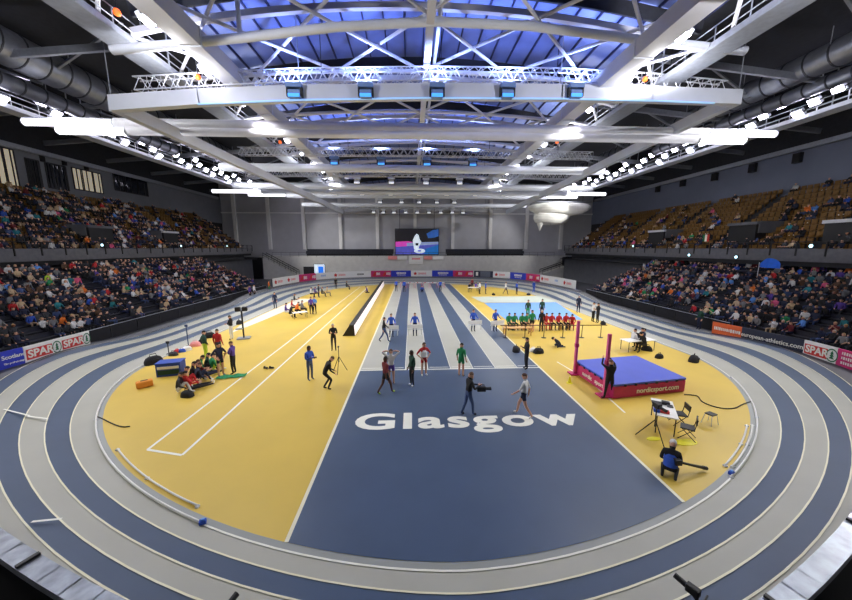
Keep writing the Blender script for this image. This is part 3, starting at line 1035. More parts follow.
# floodlights
fl = empty('floodlight', (0, 0, 0), 0, 'x', 'floodlight')
MB().box((0, 0, .1), (.6, .8, .3)).build('housing', alu, fl, bevel=.04)
MB().box((0, 0, -.07), (.54, .72, .05)).build('lens', lamp_e, fl)
mb = MB()
mb.box((0, -.44, .25), (.08, .05, .5))
mb.box((0, .44, .25), (.08, .05, .5))
mb.box((0, 0, .5), (.1, .93, .06))
mb.build('bracket', black, fl)
first = True
SPOTS = []


def flood(p, tilt, label, spot=None):
    global first
    o = fl if first else copy_tree(fl)
    first = False
    o.location = p
    o.rotation_euler = (0, tilt, 0)
    o['label'] = label
    o['group'] = 'floodlights along the catwalks'
    if spot:
        SPOTS.append((Vector(p), spot))


for sg, X in ((-1, -32.4), (1, 34.2)):
    nm = SIDE[sg]['nm']
    for k in range(44):
        Y = 13 + 1.34 * k
        flood((X - sg * .15 * (k % 3), Y, 18.7 + .42 * ((k * 7) % 4)), sg * (.75 + .12 * ((k * 5) % 3)), 'bright floodlight, %s from the near end of the lighting catwalk, %s' % (ordn(k + 1), nm), spot='out' if k % 5 == 0 else None)
for sg, X in ((-1, -13.1), (1, 14.65)):
    nm = SIDE[sg]['nm']
    for k in range(12):
        Y = 9.5 + 4.6 * k
        flood((X, Y, 18.3), sg * .45, 'white floodlight, %s from the near end of the roof girder, %s' % (ordn(k + 1), nm), spot='in' if k % 2 == 0 else None)
for k, (px, py, Y) in enumerate(((117, 12, 20), (198, 77, 24), (645, 79, 24), (280, 142, 40), (557, 142, 38))):
    o = empty('beacon', at(px, py, Y=Y), 0, 'small orange warning lamp, %s' % ('beside the thick duct', 'above the long-jump end of the arched truss', 'above the high-jump end of the arched truss', 'by the long-jump side girder behind the wide beam', 'by the high-jump side girder behind the wide beam')[k], 'warning lamp')
    MB().lathe([(.07, -.18), (.15, -.13), (.17, 0), (.12, .13), (.04, .17)], 12).build('globe', lamp_orange, o, smooth=True)
    MB().tube([(0, 0, .16), (0, 0, 22.5 - o.location.z)], .03, 6).build('hanger', black, o)

# white drape bundle hung at the far end
dr = empty('drape_bundle', at(558, 212, Y=66), 0, 'white drape bundle tied up under the roof above the far high-jump end', 'drape')
drm = M('white drape cloth', (232, 231, 222), .8, var=.12, scale=.6)


def blob(cx, cz, rx, ry, rz, flat_top, seed, nm):
    mb = MB()
    rows = []
    for j in range(9):
        ph = PI * (j + .02) / 8.04
        ring = []
        for k in range(26):
            a = 2 * PI * k / 26
            w_ = 1 + .09 * math.sin(4 * a + seed + j * .6) + .05 * math.sin(9 * a + seed * 2)
            sp_, cz_ = math.sin(ph) ** .55, math.cos(ph)
            ring.append(Vector((cx + rx * math.cos(a) * sp_ * w_, ry * math.sin(a) * sp_ * w_, cz + rz * cz_ * (flat_top if cz_ > 0 else 1) + .12 * math.sin(3 * a + seed))))
        rows.append(ring)
    for a_, b_ in zip(rows[:-1], rows[1:]):
        mb.strip(a_ + [a_[0]], b_ + [b_[0]])
    mb.poly(rows[0])
    mb.poly(rows[-1])
    return mb.build(nm, drm, dr, smooth=True)


blob(.3, .8, 6.2, 1.4, 1.5, .7, 1.0, 'upper_roll')
blob(-1.3, -1.0, 3.9, 1.1, 1.5, .8, 2.3, 'lower_swag')
MB().lathe([(.75, 0), (.6, -1.2), (.15, -2.4), (.05, -2.6)], 10, (-3.6, 0, -1.2)).build('hanging_tail', drm, dr)
MB().tube([(-7, 0, 2), (7, 0, 2)], .12, 8).build('pole', galv, dr)
for s_ in (-5, 5):
    MB().tube([(s_, 0, 2), (s_, 0, 22 - dr.location.z)], .04, 5).build('cable', black, dr)

# ------------------------------------------------------------------ people
SKIN, TOP, SLV, THI, SHI, SHOE, HAIR = range(7)


def J(side, fwd, up):
    return Vector((side, -fwd, up))


def stand_pose(**k):
    """joints of a standing figure 1.75 m tall facing -Y; side > 0 is the figure's own left as seen from the front right"""
    p = dict(pel=J(0, 0, .95), spi=J(0, .0, 1.13), che=J(0, -.01, 1.32), nec=J(0, -.01, 1.47), hea=J(0, .02, 1.58), cro=J(0, .015, 1.69))
    for s, n in ((-1, 'L'), (1, 'R')):
        p['sh' + n] = J(.175 * s, -.01, 1.40)
        p['el' + n] = J(.225 * s, -.03, 1.13)
        p['wr' + n] = J(.235 * s, .05, .90)
        p['hi' + n] = J(.09 * s, 0, .90)
        p['kn' + n] = J(.105 * s, .02, .49)
        p['an' + n] = J(.11 * s, -.02, .085)
        p['to' + n] = J(.125 * s, .13, .04)
    p.update(k)
    return p


def shift(p, keys, d):
    for k in keys:
        p[k] = p[k] + d
    return p


UP = ['spi', 'che', 'nec', 'hea', 'cro', 'shL', 'shR', 'elL', 'elR', 'wrL', 'wrR']


def lean(p, a, about=None):
    """bend the trunk forward by a radians at the hips"""
    c = p['pel']
    R = Matrix.Rotation(a, 3, 'X')
    for k in UP:
        p[k] = c + R @ (p[k] - c)
    return p


POSE = {}
POSE['stand'] = stand_pose()
POSE['hips'] = stand_pose(elL=J(-.36, -.06, 1.16), elR=J(.36, -.06, 1.16), wrL=J(-.2, .06, 1.0), wrR=J(.2, .06, 1.0))
POSE['folded'] = stand_pose(elL=J(-.24, .04, 1.14), elR=J(.24, .04, 1.14), wrL=J(.05, .21, 1.16), wrR=J(-.05, .21, 1.2))
POSE['walk'] = stand_pose(elL=J(-.22, -.14, 1.15), wrL=J(-.22, -.12, .92), elR=J(.22, .1, 1.14), wrR=J(.2, .28, .98),
                          knL=J(-.09, .2, .5), anL=J(-.09, .26, .1), toL=J(-.1, .41, .06), knR=J(.09, -.1, .5), anR=J(.09, -.36, .16), toR=J(.1, -.24, .04))
POSE['camera'] = lean(stand_pose(elL=J(-.26, .1, 1.16), wrL=J(-.1, .36, 1.22), elR=J(.26, .12, 1.17), wrR=J(.1, .4, 1.2),
                                 knL=J(-.1, .14, .49), anL=J(-.1, .16, .085), toL=J(-.11, .31, .04), knR=J(.1, -.06, .49), anR=J(.1, -.24, .09), toR=J(.12, -.1, .04)), .12)
POSE['hands_on_head'] = stand_pose(elL=J(-.42, -.02, 1.62), wrL=J(-.1, -.03, 1.72), elR=J(.42, -.02, 1.62), wrR=J(.1, -.03, 1.72))
POSE['reach_up'] = stand_pose(elL=J(-.28, .2, 1.5), wrL=J(-.16, .34, 1.68), elR=J(.28, .2, 1.5), wrR=J(.16, .34, 1.68), hiL=J(-.1, 0, .9), knL=J(-.18, .06, .48), anL=J(-.24, .04, .085), toL=J(-.28, .18, .04), knR=J(.16, -.04, .48), anR=J(.22, -.06, .085), toR=J(.27, .08, .04))
POSE['carry'] = stand_pose(elL=J(-.28, .08, 1.13), wrL=J(-.3, .34, 1.08), elR=J(.28, .08, 1.13), wrR=J(.3, .34, 1.08))
POSE['stoop'] = lean(shift(stand_pose(knL=J(-.12, .2, .47), knR=J(.12, .16, .47), anL=J(-.12, .02, .085), anR=J(.12, -.12, .085), toL=J(-.13, .17, .04), toR=J(.13, .03, .04),
                                      elL=J(-.22, .12, 1.16), wrL=J(-.14, .38, 1.1), elR=J(.22, .12, 1.16), wrR=J(.14, .42, 1.16)), ['pel', 'hiL', 'hiR'] + UP, J(0, -.08, -.1)), .55)


def low(seat=.45, knee=.45, fwd=.44, ank=None, feet=0.085):
    dz = seat + .1 - .95
    p = shift(stand_pose(), ['pel', 'hiL', 'hiR'] + UP, J(0, 0, dz))
    for s, n in ((-1, 'L'), (1, 'R')):
        p['kn' + n] = J(.14 * s, fwd, seat + .08 if knee is None else knee)
        p['an' + n] = J(.14 * s, fwd - .02 if ank is None else ank, feet)
        p['to' + n] = p['an' + n] + J(.015 * s, .15, -.045)
        p['el' + n] = p['sh' + n] + J(.06 * s, .1, -.25)
        p['wr' + n] = p['el' + n] + J(-.06 * s, .22, -.06)
    return p


POSE['sit'] = lean(low(.45, .52), .1)
POSE['sit_lean'] = lean(low(.45, .52), .42)
POSE['sit_clap'] = low(.45, .52)
for s, n in ((-1, 'L'), (1, 'R')):
    POSE['sit_clap']['wr' + n] = J(.03 * s, .3, 1.0)
    POSE['sit_clap']['el' + n] = J(.22 * s, .08, .76)
POSE['sit_back'] = lean(low(.45, .54), -.12)
POSE['ground'] = lean(low(.1, .52, .38, .52), .25)            # sitting on the floor, knees drawn up
POSE['ground_flat'] = lean(low(.1, .13, .46, .9, .1), -.15)   # legs stretched out
for n in 'LR':
    POSE['ground_flat']['to' + n] = POSE['ground_flat']['an' + n] + J(0, .04, .15)
k = low(.14, .1, .32, -.06, .06)
for s, n in ((-1, 'L'), (1, 'R')):
    k['kn' + n] = J(.17 * s, .3, .1)
    k['an' + n] = J(.15 * s, -.16, .07)
    k['to' + n] = J(.15 * s, -.3, .05)
    k['pel'] = J(0, -.1, .27)
POSE['kneel'] = lean(k, .3)
POSE['kneel_low'] = lean({a: b.copy() for a, b in k.items()}, .6)
R_ = dict(pel=.125, spi=.118, che=.13, nec=.055, hea=.098, cro=.075, sh=.068, el=.043, wr=.031, hi=.092, kn=.06, an=.042, to=.038)


def figure(name, P, fingers=True, sub=1, crowd=False):
    """one continuous body grown round the joints with a skin modifier; faces sorted into skin and clothes by the bone beside them"""
    V, Ed, Rr = [], [], []

    def v(co, r):
        V.append(Vector(co))
        Rr.append(r)
        return len(V) - 1

    ids = {}
    for key, co in P.items():
        ids[key] = v(co, R_.get(key) or R_[key[:2]])

    def e(a, b):
        Ed.append((ids[a] if isinstance(a, str) else a, ids[b] if isinstance(b, str) else b))
    for a, b in (('pel', 'spi'), ('spi', 'che'), ('che', 'nec'), ('nec', 'hea'), ('hea', 'cro')):
        e(a, b)
    seg = [('pel', 'spi', TOP), ('spi', 'che', TOP), ('che', 'nec', TOP), ('nec', 'hea', SKIN), ('hea', 'cro', SKIN)]
    extra = []
    for n in 'LR':
        for a, b, c in (('che', 'sh', TOP), ('sh', 'el', TOP), ('el', 'wr', SLV), ('pel', 'hi', THI), ('hi', 'kn', THI), ('kn', 'an', SHI), ('an', 'to', SHOE)):
            A = a if a in ('che', 'pel') else a + n
            e(A, b + n)
            seg.append((A, b + n, c))
        w, el = P['wr' + n], P['el' + n]
        d = (w - el).normalized()
        side = d.cross(Vector((0, 1, 0)))
        side = side.normalized() if side.length > .2 else d.cross(Vector((1, 0, 0))).normalized()
        nrm = d.cross(side)
        palm = v(w + d * .07, .034)
        e('wr' + n, palm)
        extra.append((w, w + d * .2, SKIN))
        if fingers:
            for q, (off, ln) in enumerate(((-.03, .07), (-.01, .08), (.01, .076), (.03, .06))):
                a = v(w + d * .115 + side * off, .0095)
                b = v(w + d * (.115 + ln * .55) + side * off * 1.15 + nrm * .012, .009)
                c = v(w + d * (.115 + ln * .95) + side * off * 1.2 + nrm * .035, .0075)
                e(palm, a)
                e(a, b)
                e(b, c)
            t1 = v(w + d * .06 - side * .045 + nrm * .01, .011)
            t2 = v(w + d * .1 - side * .06 + nrm * .03, .009)
            e(palm, t1)
            e(t1, t2)
        else:
            t = v(w + d * .15, .022)
            e(palm, t)
    me = bpy.data.meshes.new(name)
    me.from_pydata(V, Ed, [])
    o = bpy.data.objects.new(name, me)
    COL.objects.link(o)
    o.modifiers.new('skin', 'SKIN')
    sk = me.skin_vertices[0].data
    for i, r in enumerate(Rr):
        sk[i].radius = (r, r)
        sk[i].use_root = (i == ids['pel'])
    if sub:
        sm_ = o.modifiers.new('sub', 'SUBSURF')
        sm_.levels = sm_.render_levels = sub
    dg = bpy.context.evaluated_depsgraph_get()
    dg.update()
    out = bpy.data.meshes.new_from_object(o.evaluated_get(dg))
    bpy.data.objects.remove(o)
    out.name = name
    H0, C0 = P['hea'], P['cro']
    up = (C0 - P['nec']).normalized()
    right = Vector((1, 0, 0))
    fwd = right.cross(up).normalized()
    if fwd.y > 0:
        fwd = -fwd
    hc = H0.lerp(C0, .45)
    # the head rounded to an egg, then nose and ears drawn out of it
    for vv in out.vertices:
        q = vv.co - hc
        f, u, s = q.dot(fwd), q.dot(up), q.dot(right)
        if u > -.075 and q.length < .24:
            g = math.sqrt((f / .1) ** 2 + (u / .122) ** 2 + (s / .082) ** 2)
            if g > .01:
                w_ = smooth((u + .075) / .03)
                vv.co = hc + q * (1 + (1 / g - 1) * w_)
    for vv in out.vertices:
        q = vv.co - hc
        if q.length < .2:
            f, u, s = q.dot(fwd), q.dot(up), q.dot(right)
            if f > .05 and abs(s) < .022 and -.04 < u < .015:
                vv.co += fwd * .016
            if abs(s) > .06 and abs(f) < .05 and -.04 < u < .03:
                vv.co += right * math.copysign(.012, s)
            if f < -.02:
                vv.co += fwd * -.012
    for k_ in range(7):
        out.materials.append(None)
    segs = [(P[a], P[b], c, R_.get(a) or R_[a[:2]]) for a, b, c in seg] + [(a, b, c, .03) for a, b, c in extra]
    for f in out.polygons:
        c = f.center
        best, bc = 9, 0
        half = False
        for a, b, cl, rr in segs:
            ab = b - a
            t = max(0, min(1, (c - a).dot(ab) / max(1e-9, ab.length_squared)))
            dd = (c - (a + ab * t)).length - rr * .6
            if dd < best:
                best, bc, half = dd, cl, t > .45
        if bc == THI and half and (P['pel'] - c).length > .2:
            bc = SHI
        q = c - hc
        if bc == SKIN and q.length < .19 and crowd and (q.dot(up) > .045 or q.dot(fwd) < -.02 and q.dot(up) > -.07):
            bc = HAIR
        if bc == TOP and (c - P['pel']).dot((P['spi'] - P['pel']).normalized()) < 0.06:
            bc = THI
        f.material_index = bc
        f.use_smooth = True
    # hair cap
    hair = None
    if not crowd:
        mb = MB()
        nU, nV = 14, 6
        vs_ = []
        ax3 = (up * math.cos(.62) - fwd * math.sin(.62)).normalized()
        fx3 = right.cross(ax3).normalized()
        for j in range(nV + 1):
            ph = (PI * .53) * j / nV
            for i in range(nU):
                th = 2 * PI * i / nU
                d3 = right * math.sin(ph) * math.cos(th) + fx3 * math.sin(ph) * math.sin(th) + ax3 * math.cos(ph)
                vs_.append(hc + up * .008 + right * d3.dot(right) * .092 + fwd * d3.dot(fwd) * .108 + up * d3.dot(up) * .126)
        fs_ = []
        for j in range(nV):
            for i in range(nU):
                fs_.append((j * nU + i, j * nU + (i + 1) % nU, (j + 1) * nU + (i + 1) % nU, (j + 1) * nU + i))
        mb.add(vs_, fs_)
        ho = mb.build(name + '_hair', hairD, smooth=True)
        hair = ho.data
        bpy.data.objects.remove(ho)
    eyes = [hc + fwd * .098 + up * .012 + right * s * .032 for s in (-1, 1)] if not crowd else None
    return dict(mesh=out, hair=hair, eyes=eyes, head=hc, P=P)


eye_mb = MB()
eye_mb.lathe([(.002, -.011), (.011, -.004), (.012, .002), (.006, .011)], 8)
_e = eye_mb.build('eye', M('eye dark', (24, 20, 18), .3), smooth=True)
EYE = _e.data
bpy.data.objects.remove(_e)
FIG = {}


def fig(pose):
    if pose not in FIG:
        FIG[pose] = figure('person', POSE[pose], sub=2)
    return FIG[pose]


def person(px, py, pose, rz, label, top='navy', bottom='black', skin=skinA, hair=hairD, sleeve=None, shin=None, shoe='white', scale=1.09, z=0.0, loc=None, group=None, cap=None, bib=None):
    F = fig(pose)
    p = loc if loc is not None else at(px, py, z)
    o = bpy.data.objects.new('person', F['mesh'])
    COL.objects.link(o)
    o.location = p
    o.rotation_euler.z = rz
    o.scale = (scale,) * 3
    tag(o, label, 'person', group)
    T = CM[top]
    ms = [skin, T, CM[sleeve] if sleeve and sleeve != 'skin' else (skin if sleeve == 'skin' else T), CM[bottom], skin if shin == 'skin' else CM[shin or bottom], CM[shoe], hair]
    for i, m in enumerate(ms):
        o.material_slots[i].link = 'OBJECT'
        o.material_slots[i].material = m
    h = bpy.data.objects.new('cap' if cap else 'hair', F['hair'])
    COL.objects.link(h)
    h.parent = o
    h.material_slots[0].link = 'OBJECT'
    h.material_slots[0].material = CM[cap] if cap else hair
    for e in F['eyes']:
        eo = bpy.data.objects.new('eye', EYE)
        COL.objects.link(eo)
        eo.parent = o
        eo.location = e
    if bib:
        P = F['P']
        a, b = P['pel'].lerp(P['spi'], .35), P['che'] + (P['nec'] - P['che']) * .25
        ax = (b - a)
        mb = MB()
        rings = []
        for t, rx, ry in ((0, .175, .15), (.35, .172, .148), (.7, .178, .15), (1, .13, .1)):
            c = a + ax * t
            rings.append([c + Vector((rx * math.cos(q), ry * math.sin(q), 0)) for q in (2 * PI * k / 16 for k in range(16))])
        for r0, r1 in zip(rings[:-1], rings[1:]):
            mb.strip(r0 + [r0[0]], r1 + [r1[0]])
        mb.build('bib', CM[bib], o, smooth=True)
    return o


FRONT, BACK, EAST, WEST = 0.0, PI, PI / 2, -PI / 2
# --- runners and officials on the blue start area
person(386, 394, 'walk', 2.2, 'walking athlete in a dark red vest and black shorts, lime shoes', 'maroon', 'black', skinC, sleeve='skin', shin='skin', shoe='lime')
person(391.5, 384.5, 'hands_on_head', BACK, 'athlete in white and purple kit, elbows wide, hands on head', 'white', 'purple', skinA, sleeve='skin', shin='skin', hair=hairB)
person(412, 386, 'stand', WEST + .5, 'athlete in dark green top and black leggings turned sideways', 'dark green', 'black', skinC, shoe='white')
person(424, 375.5, 'hips', .3, 'athlete in red and white kit with hands on hips by the start line', 'red', 'red', skinA, sleeve='skin', shin='skin', hair=hairB, bib='white')
person(461, 376.5, 'stand', EAST + 1.0, 'athlete in bright green vest and shorts by the start line', 'green', 'green', skinA, sleeve='skin', shin='skin', shoe='black')
camman = person(468, 415, 'camera', EAST + .3, 'cameraman in black jacket and jeans walking with a camera held in front', 'black', 'denim', skinA, shoe='black', cap='brown')
person(523, 416.5, 'walk', WEST - .6, 'athlete in white vest and dark shorts walking beside the lettering', 'white', 'navy', skinA, sleeve='skin', shin='skin', hair=hairB)
person(526, 369, 'folded', WEST, 'official all in black standing between two black bags at the lane edge', 'black', 'black', hair=hairD, shoe='black')
# --- lane officials
person(384.5, 342, 'walk', EAST + .2, 'person in black top and jeans striding across the first grey lane', 'black', 'denim', shoe='black', hair=hairB)
vol = [(391.5, 337, FRONT, 'volunteer in blue shirt holding a white board beside the striding person'), (415, 336, FRONT, 'volunteer in blue shirt holding a white board alone mid-lane'),
       (473, 331.5, .2, 'volunteer in blue shirt with a white board on the grey lane near the bench'), (495, 331.5, .2, 'volunteer in blue shirt with a white board on the outermost blue lane')]
HB = []
for (x, y, rz, lab) in vol:
    o = person(x, y, 'carry', rz, lab, 'blue', 'navy', shoe='black', hair=hairB)
    HB.append((o, lab))
for j, (x, y, w_) in enumerate(((396.3, 291.5, 'first'), (404.3, 292, 'second'), (422, 292, 'third'), (440.3, 292, 'fourth'))):
    person(x, y, 'stand' if j != 2 else 'ground', FRONT, 'volunteer in blue shirt by the far hurdles, %s from the white LED wall' % w_, 'blue', 'navy', shoe='black', hair=hairB)
# --- long-jump side
person(310.5, 380, 'folded', EAST - .6, 'photographer in blue bib and jeans standing on the ochre floor', 'blue', 'denim', skinC, shoe='grey')
person(327, 389.5, 'stoop', EAST + .5, 'stooping photographer in black reaching towards the small tripod', 'black', 'black', shoe='black', hair=hairB)
person(334, 350.5, 'folded', FRONT + .2, 'official in black suit and white shirt front standing by the LED wall end', 'black', 'black', shoe='black', hair=hairG)
person(275.5, 308.5, 'stand', FRONT, 'person in dark navy standing alone on the pale floor sheen near the track', 'navy', 'navy', shoe='black')
person(311.5, 314.5, 'stand', BACK, 'person in purple top standing close to one in sky blue', 'purple', 'black', shoe='black', hair=hairB)
person(315, 314, 'folded', FRONT, 'person in sky blue top standing close to one in purple', 'sky blue', 'black', shoe='black')
person(336, 288.8, 'stand', FRONT, 'person in black standing by the far end of the runway', 'black', 'black', shoe='black')
person(346.5, 289.5, 'sit', EAST, 'person in charcoal sitting by the far end of the runway', 'charcoal', 'black', shoe='black')
person(367.5, 293, 'kneel', WEST, 'person in purple crouching by the far end of the LED wall', 'purple', 'black', shoe='black')
person(221.5, 376, 'hips', WEST + 2.6, 'athlete in navy shirt and shorts, back turned, hands on hips', 'navy', 'navy', sleeve='skin', shin='skin', shoe='grey')
person(234.3, 374, 'folded', WEST, 'coach in purple jacket and black trousers beside the navy-kit athlete', 'purple', 'black', shoe='black', hair=hairB)
person(219.5, 358, 'stand', BACK, 'athlete in red top standing behind the navy-kit athlete', 'red', 'navy', shoe='black')
person(232, 339.5, 'folded', WEST, 'person in black top and white trousers by the flat-topped stand', 'black', 'white', shoe='black')
SG = [(178.5, 393, 'ground', 1.9, 'athlete in dark jacket with pale legs seated at the end of the group', 'charcoal', 'white', hairD), (184.5, 387, 'ground', 2.2, 'seated athlete in red top and red trousers in the waiting group', 'red', 'red', hairD),
      (190, 391, 'ground_flat', 2.4, 'seated athlete in red top and black trousers with legs out', 'red', 'black', hairD), (191.5, 381, 'ground', 2.0, 'seated athlete in black with long dark hair', 'black', 'black', hairD),
      (197, 383, 'ground', 2.4, 'seated athlete in navy with white shoes beside the black-haired one', 'navy', 'navy', hairB), (200, 374, 'ground', 2.2, 'seated athlete in green top behind the navy one', 'green', 'black', hairD),
      (206, 371, 'ground', 2.0, 'seated athlete in dark green top beside the red kit pile', 'dark green', 'black', hairD), (211.5, 372, 'ground', 2.5, 'seated athlete in green top and lime trousers', 'green', 'lime', hairD), (206.5, 360, 'hips', 2.5, 'athlete in dark green top standing over the seated group', 'dark green', 'lime', hairD),
      (202, 378, 'ground_flat', 2.6, 'seated athlete in maroon top with bare arms in the waiting group', 'maroon', 'navy', hairB)]
for (x, y, ps, rz, lab, t, b, hr) in SG:
    person(x, y, ps, rz, lab, t, b, hair=hr, sleeve='skin' if t in ('green', 'maroon') else None)
for (x, y, ps, rz, lab, t, b) in ((286, 317, 'sit', 2.0, 'seated official in pale purple top, first of the group by the track', 'purple', 'white'), (290, 318.5, 'sit_lean', 2.2, 'seated official in black beside the pale purple one', 'black', 'black'),
                                  (292, 312.5, 'sit', 2.0, 'seated official in red in the middle of the group by the track', 'red', 'black'), (296, 315.5, 'sit_lean', 2.3, 'seated official in orange and black in the group by the track', 'orange', 'black'),
                                  (298.5, 310, 'sit', 2.1, 'seated official in white at the back of the group by the track', 'white', 'charcoal'), (302, 314, 'sit', 2.3, 'seated official in grey top and black trousers, last of the group', 'grey', 'black'), (294.5, 305.5, 'sit', 2.0, 'seated official in charcoal behind the red one', 'charcoal', 'white'),
                                  (311, 297.5, 'sit', 1.6, 'seated person in white near the track beyond the runway', 'white', 'black'), (315, 297, 'sit', 1.8, 'seated person in purple beside the white-clad one', 'purple', 'navy'), (319, 297.5, 'stand', 1.8, 'person in navy standing at the far small group', 'navy', 'navy'), (322, 297, 'sit', 2.0, 'seated person in charcoal at the far small group', 'charcoal', 'navy'), (327, 296.5, 'sit', 2.0, 'seated person in beige, last of the far small group', 'beige', 'grey')):
    person(x, y, ps, rz, lab, t, b, shoe='black')
person(250.5, 299, 'stand', EAST, 'person in purple standing at the barrier of the long-jump side stand', 'purple', 'black', shoe='black')
person(255, 298, 'stand', EAST, 'person in white top standing at the barrier of the long-jump side stand', 'white', 'black', shoe='black')
person(269.5, 292.5, 'stand', EAST, 'person in orange top and green trousers by the dark tunnel mouth', 'orange', 'green', shoe='black')
# --- high-jump side
person(608, 398.5, 'reach_up', BACK, 'person in black seen from behind, arms raised, at the corner of the mat', 'black', 'black', shoe='black', hair=hairB)
person(669, 474, 'kneel', 2.4, 'kneeling photographer in blue bib and white cap beside a long lens', 'black', 'black', shoe='black', cap='white', bib='blue')
person(560, 347, 'kneel_low', WEST, 'official in navy crouching low over papers on the floor', 'navy', 'navy', shoe='black')
person(531.5, 332.5, 'stand', BACK, 'athlete in green top and black shorts standing by the rail', 'green', 'black', shin='skin', shoe='black', sleeve='skin')
person(541, 332, 'stand', BACK, 'official in black standing beside the green-topped athlete by the rail', 'black', 'black', hair=hairG, shoe='black')
person(527.5, 318.5, 'stand', FRONT, 'athlete in dark green standing behind the long bench', 'dark green', 'green', shoe='black')
person(541.5, 317.5, 'stand', FRONT, 'athlete in dark green standing on the light blue carpet edge', 'dark green', 'black', shoe='black')
for (x, t, b, lab) in ((508.5, 'green', 'dark green', 'first of the green-clad athletes sitting on the long bench'), (514, 'green', 'dark green', 'second of the green-clad athletes sitting on the long bench'), (521.5, 'green', 'black', 'third of the green-clad athletes sitting on the long bench'),
                       (526, 'green', 'brown', 'fourth green-clad athlete on the bench, in brown trousers'), (545.5, 'red', 'red', 'first of the red-clad athletes sitting on the long bench'), (551, 'red', 'black', 'second of the red-clad athletes on the long bench'), (558, 'red', 'black', 'third of the red-clad athletes on the long bench'), (565, 'red', 'black', 'fourth of the red-clad athletes on the long bench')):
    person(x, 329, 'sit', 0.0, lab, t, b, shoe='black')
person(571.5, 329, 'sit_lean', -.5, 'athlete in red leaning forward at the far end of the long bench', 'red', 'red', shoe='black')
person(578, 312.5, 'stand', FRONT, 'person in navy standing on the edge of the track beyond the bench', 'navy', 'navy', shoe='black', hair=hairG)
person(592.5, 322, 'folded', EAST, 'person in white shirt standing near the track beyond the uprights', 'white', 'black', shoe='black')
person(597.2, 323, 'folded', WEST, 'person in black facing the white-shirted one near the track', 'black', 'black', shoe='black')
for (x, y, ps, rz, lab, t, b) in ((632, 349, 'sit', EAST, 'official in white sitting at the judges table behind the mat', 'white', 'black'), (637, 347, 'sit_lean', EAST - .4, 'official in charcoal sitting at the judges table behind the mat', 'charcoal', 'black'), (642, 348, 'sit', WEST, 'official in navy sitting on the track side of the judges table', 'navy', 'black'), (644, 352, 'sit_lean', WEST, 'official in black bending beside the judges table', 'black', 'black')):
    person(x, y, ps, rz, lab, t, b, shoe='black')
person(698.5, 329.5, 'stand', WEST, 'steward in dark green standing at the high-jump side barrier', 'dark green', 'navy', shoe='black')
for j, (x, y, ps, lab, t, b) in enumerate(((469.5, 291.5, 'sit', 'seated official in black at the far pale table', 'black', 'black'), (472, 289.5, 'stand', 'official in maroon standing at the far pale table', 'maroon', 'black'), (475.5, 291, 'sit', 'seated official in purple at the far pale table', 'purple', 'navy'),
                                    (479.5, 294, 'stand', 'person in white top and black trousers beyond the pale carpet', 'white', 'black'), (485.5, 294, 'stand', 'volunteer in blue beside the white-topped one beyond the pale carpet', 'blue', 'navy'), (505.5, 294.5, 'walk', 'person in white striding beyond the pale carpet', 'white', 'navy'),
                                    (516.5, 294.5, 'stand', 'volunteer in blue shirt standing alone beyond the pale carpet', 'blue', 'navy'), (533.5, 293, 'stand', 'volunteer in blue beside the far black bag, by the track', 'blue', 'blue'))):
    person(x, y, ps, .3 * j, lab, t, b, shoe='black')

# ------------------------------------------------------------------ things on the floor
for (o_, lab) in HB:
    # the white board each lane volunteer carries
    r = empty('carried_board', o_.location + Vector((0, 0, .72)), o_.rotation_euler.z, lab.replace('volunteer in blue shirt', 'white lane board carried by volunteer').replace(' holding a white board', '').replace(' with a white board', ''), 'board', 'white boards carried by volunteers')
    MB().box((0, -.42, .18), (1.2, .04, .3)).build('panel', bw, r)
    MB().box((-.5, -.42, -.25), (.05, .05, .5)).build('leg', bw, r)
    MB().box((.5, -.42, -.25), (.05, .05, .5)).build('leg', bw, r)
    MB().box((0, -.42, -.04), (1.25, .08, .06)).build('foot_rail', alu, r)
# video camera of the walking cameraman
r = empty('video_camera', camman.location + Vector((.52, -.1, 1.16)), EAST, 'black shoulder video camera in the hands of the walking cameraman', 'camera')
MB().box((0, 0, .05), (.16, .36, .2)).build('body', black, r, bevel=.02)
MB().tube([(0, -.18, .06), (0, -.4, .06)], [.06, .075], 10).build('lens', black, r)
MB().tube([(0, .1, .16), (0, .02, .24), (0, -.12, .22)], .02, 6).build('handle', black, r)

# hurdles
h0 = empty('hurdle', (0, 0, 0), 0, 'x', 'hurdle', 'hurdles on the far lanes')
MB().box((0, 0, 1.0), (1.15, .04, .09)).build('crossbar', bw, h0)
MB().box((-.2, -.025, 1.0), (.25, .01, .085)).build('bar_stripe', red, h0)
for s_ in (-1, 1):
    MB().tube([(s_ * .5, 0, 0.03), (s_ * .5, 0, .98)], .025, 6).build('upright', pink, h0)
    MB().tube([(s_ * .5, 0, .03), (s_ * .5, .6, .03)], .03, 6).build('foot', alu, h0)
hb = at(428, 288.5)
for k in range(6):
    o = h0 if k == 0 else copy_tree(h0)
    o.location = (XL + lw * (k + 1.2), hb.y, .03)
    o['label'] = 'white-barred hurdle across the far sprint lanes, %s from the LED wall' % ordn(k + 1)

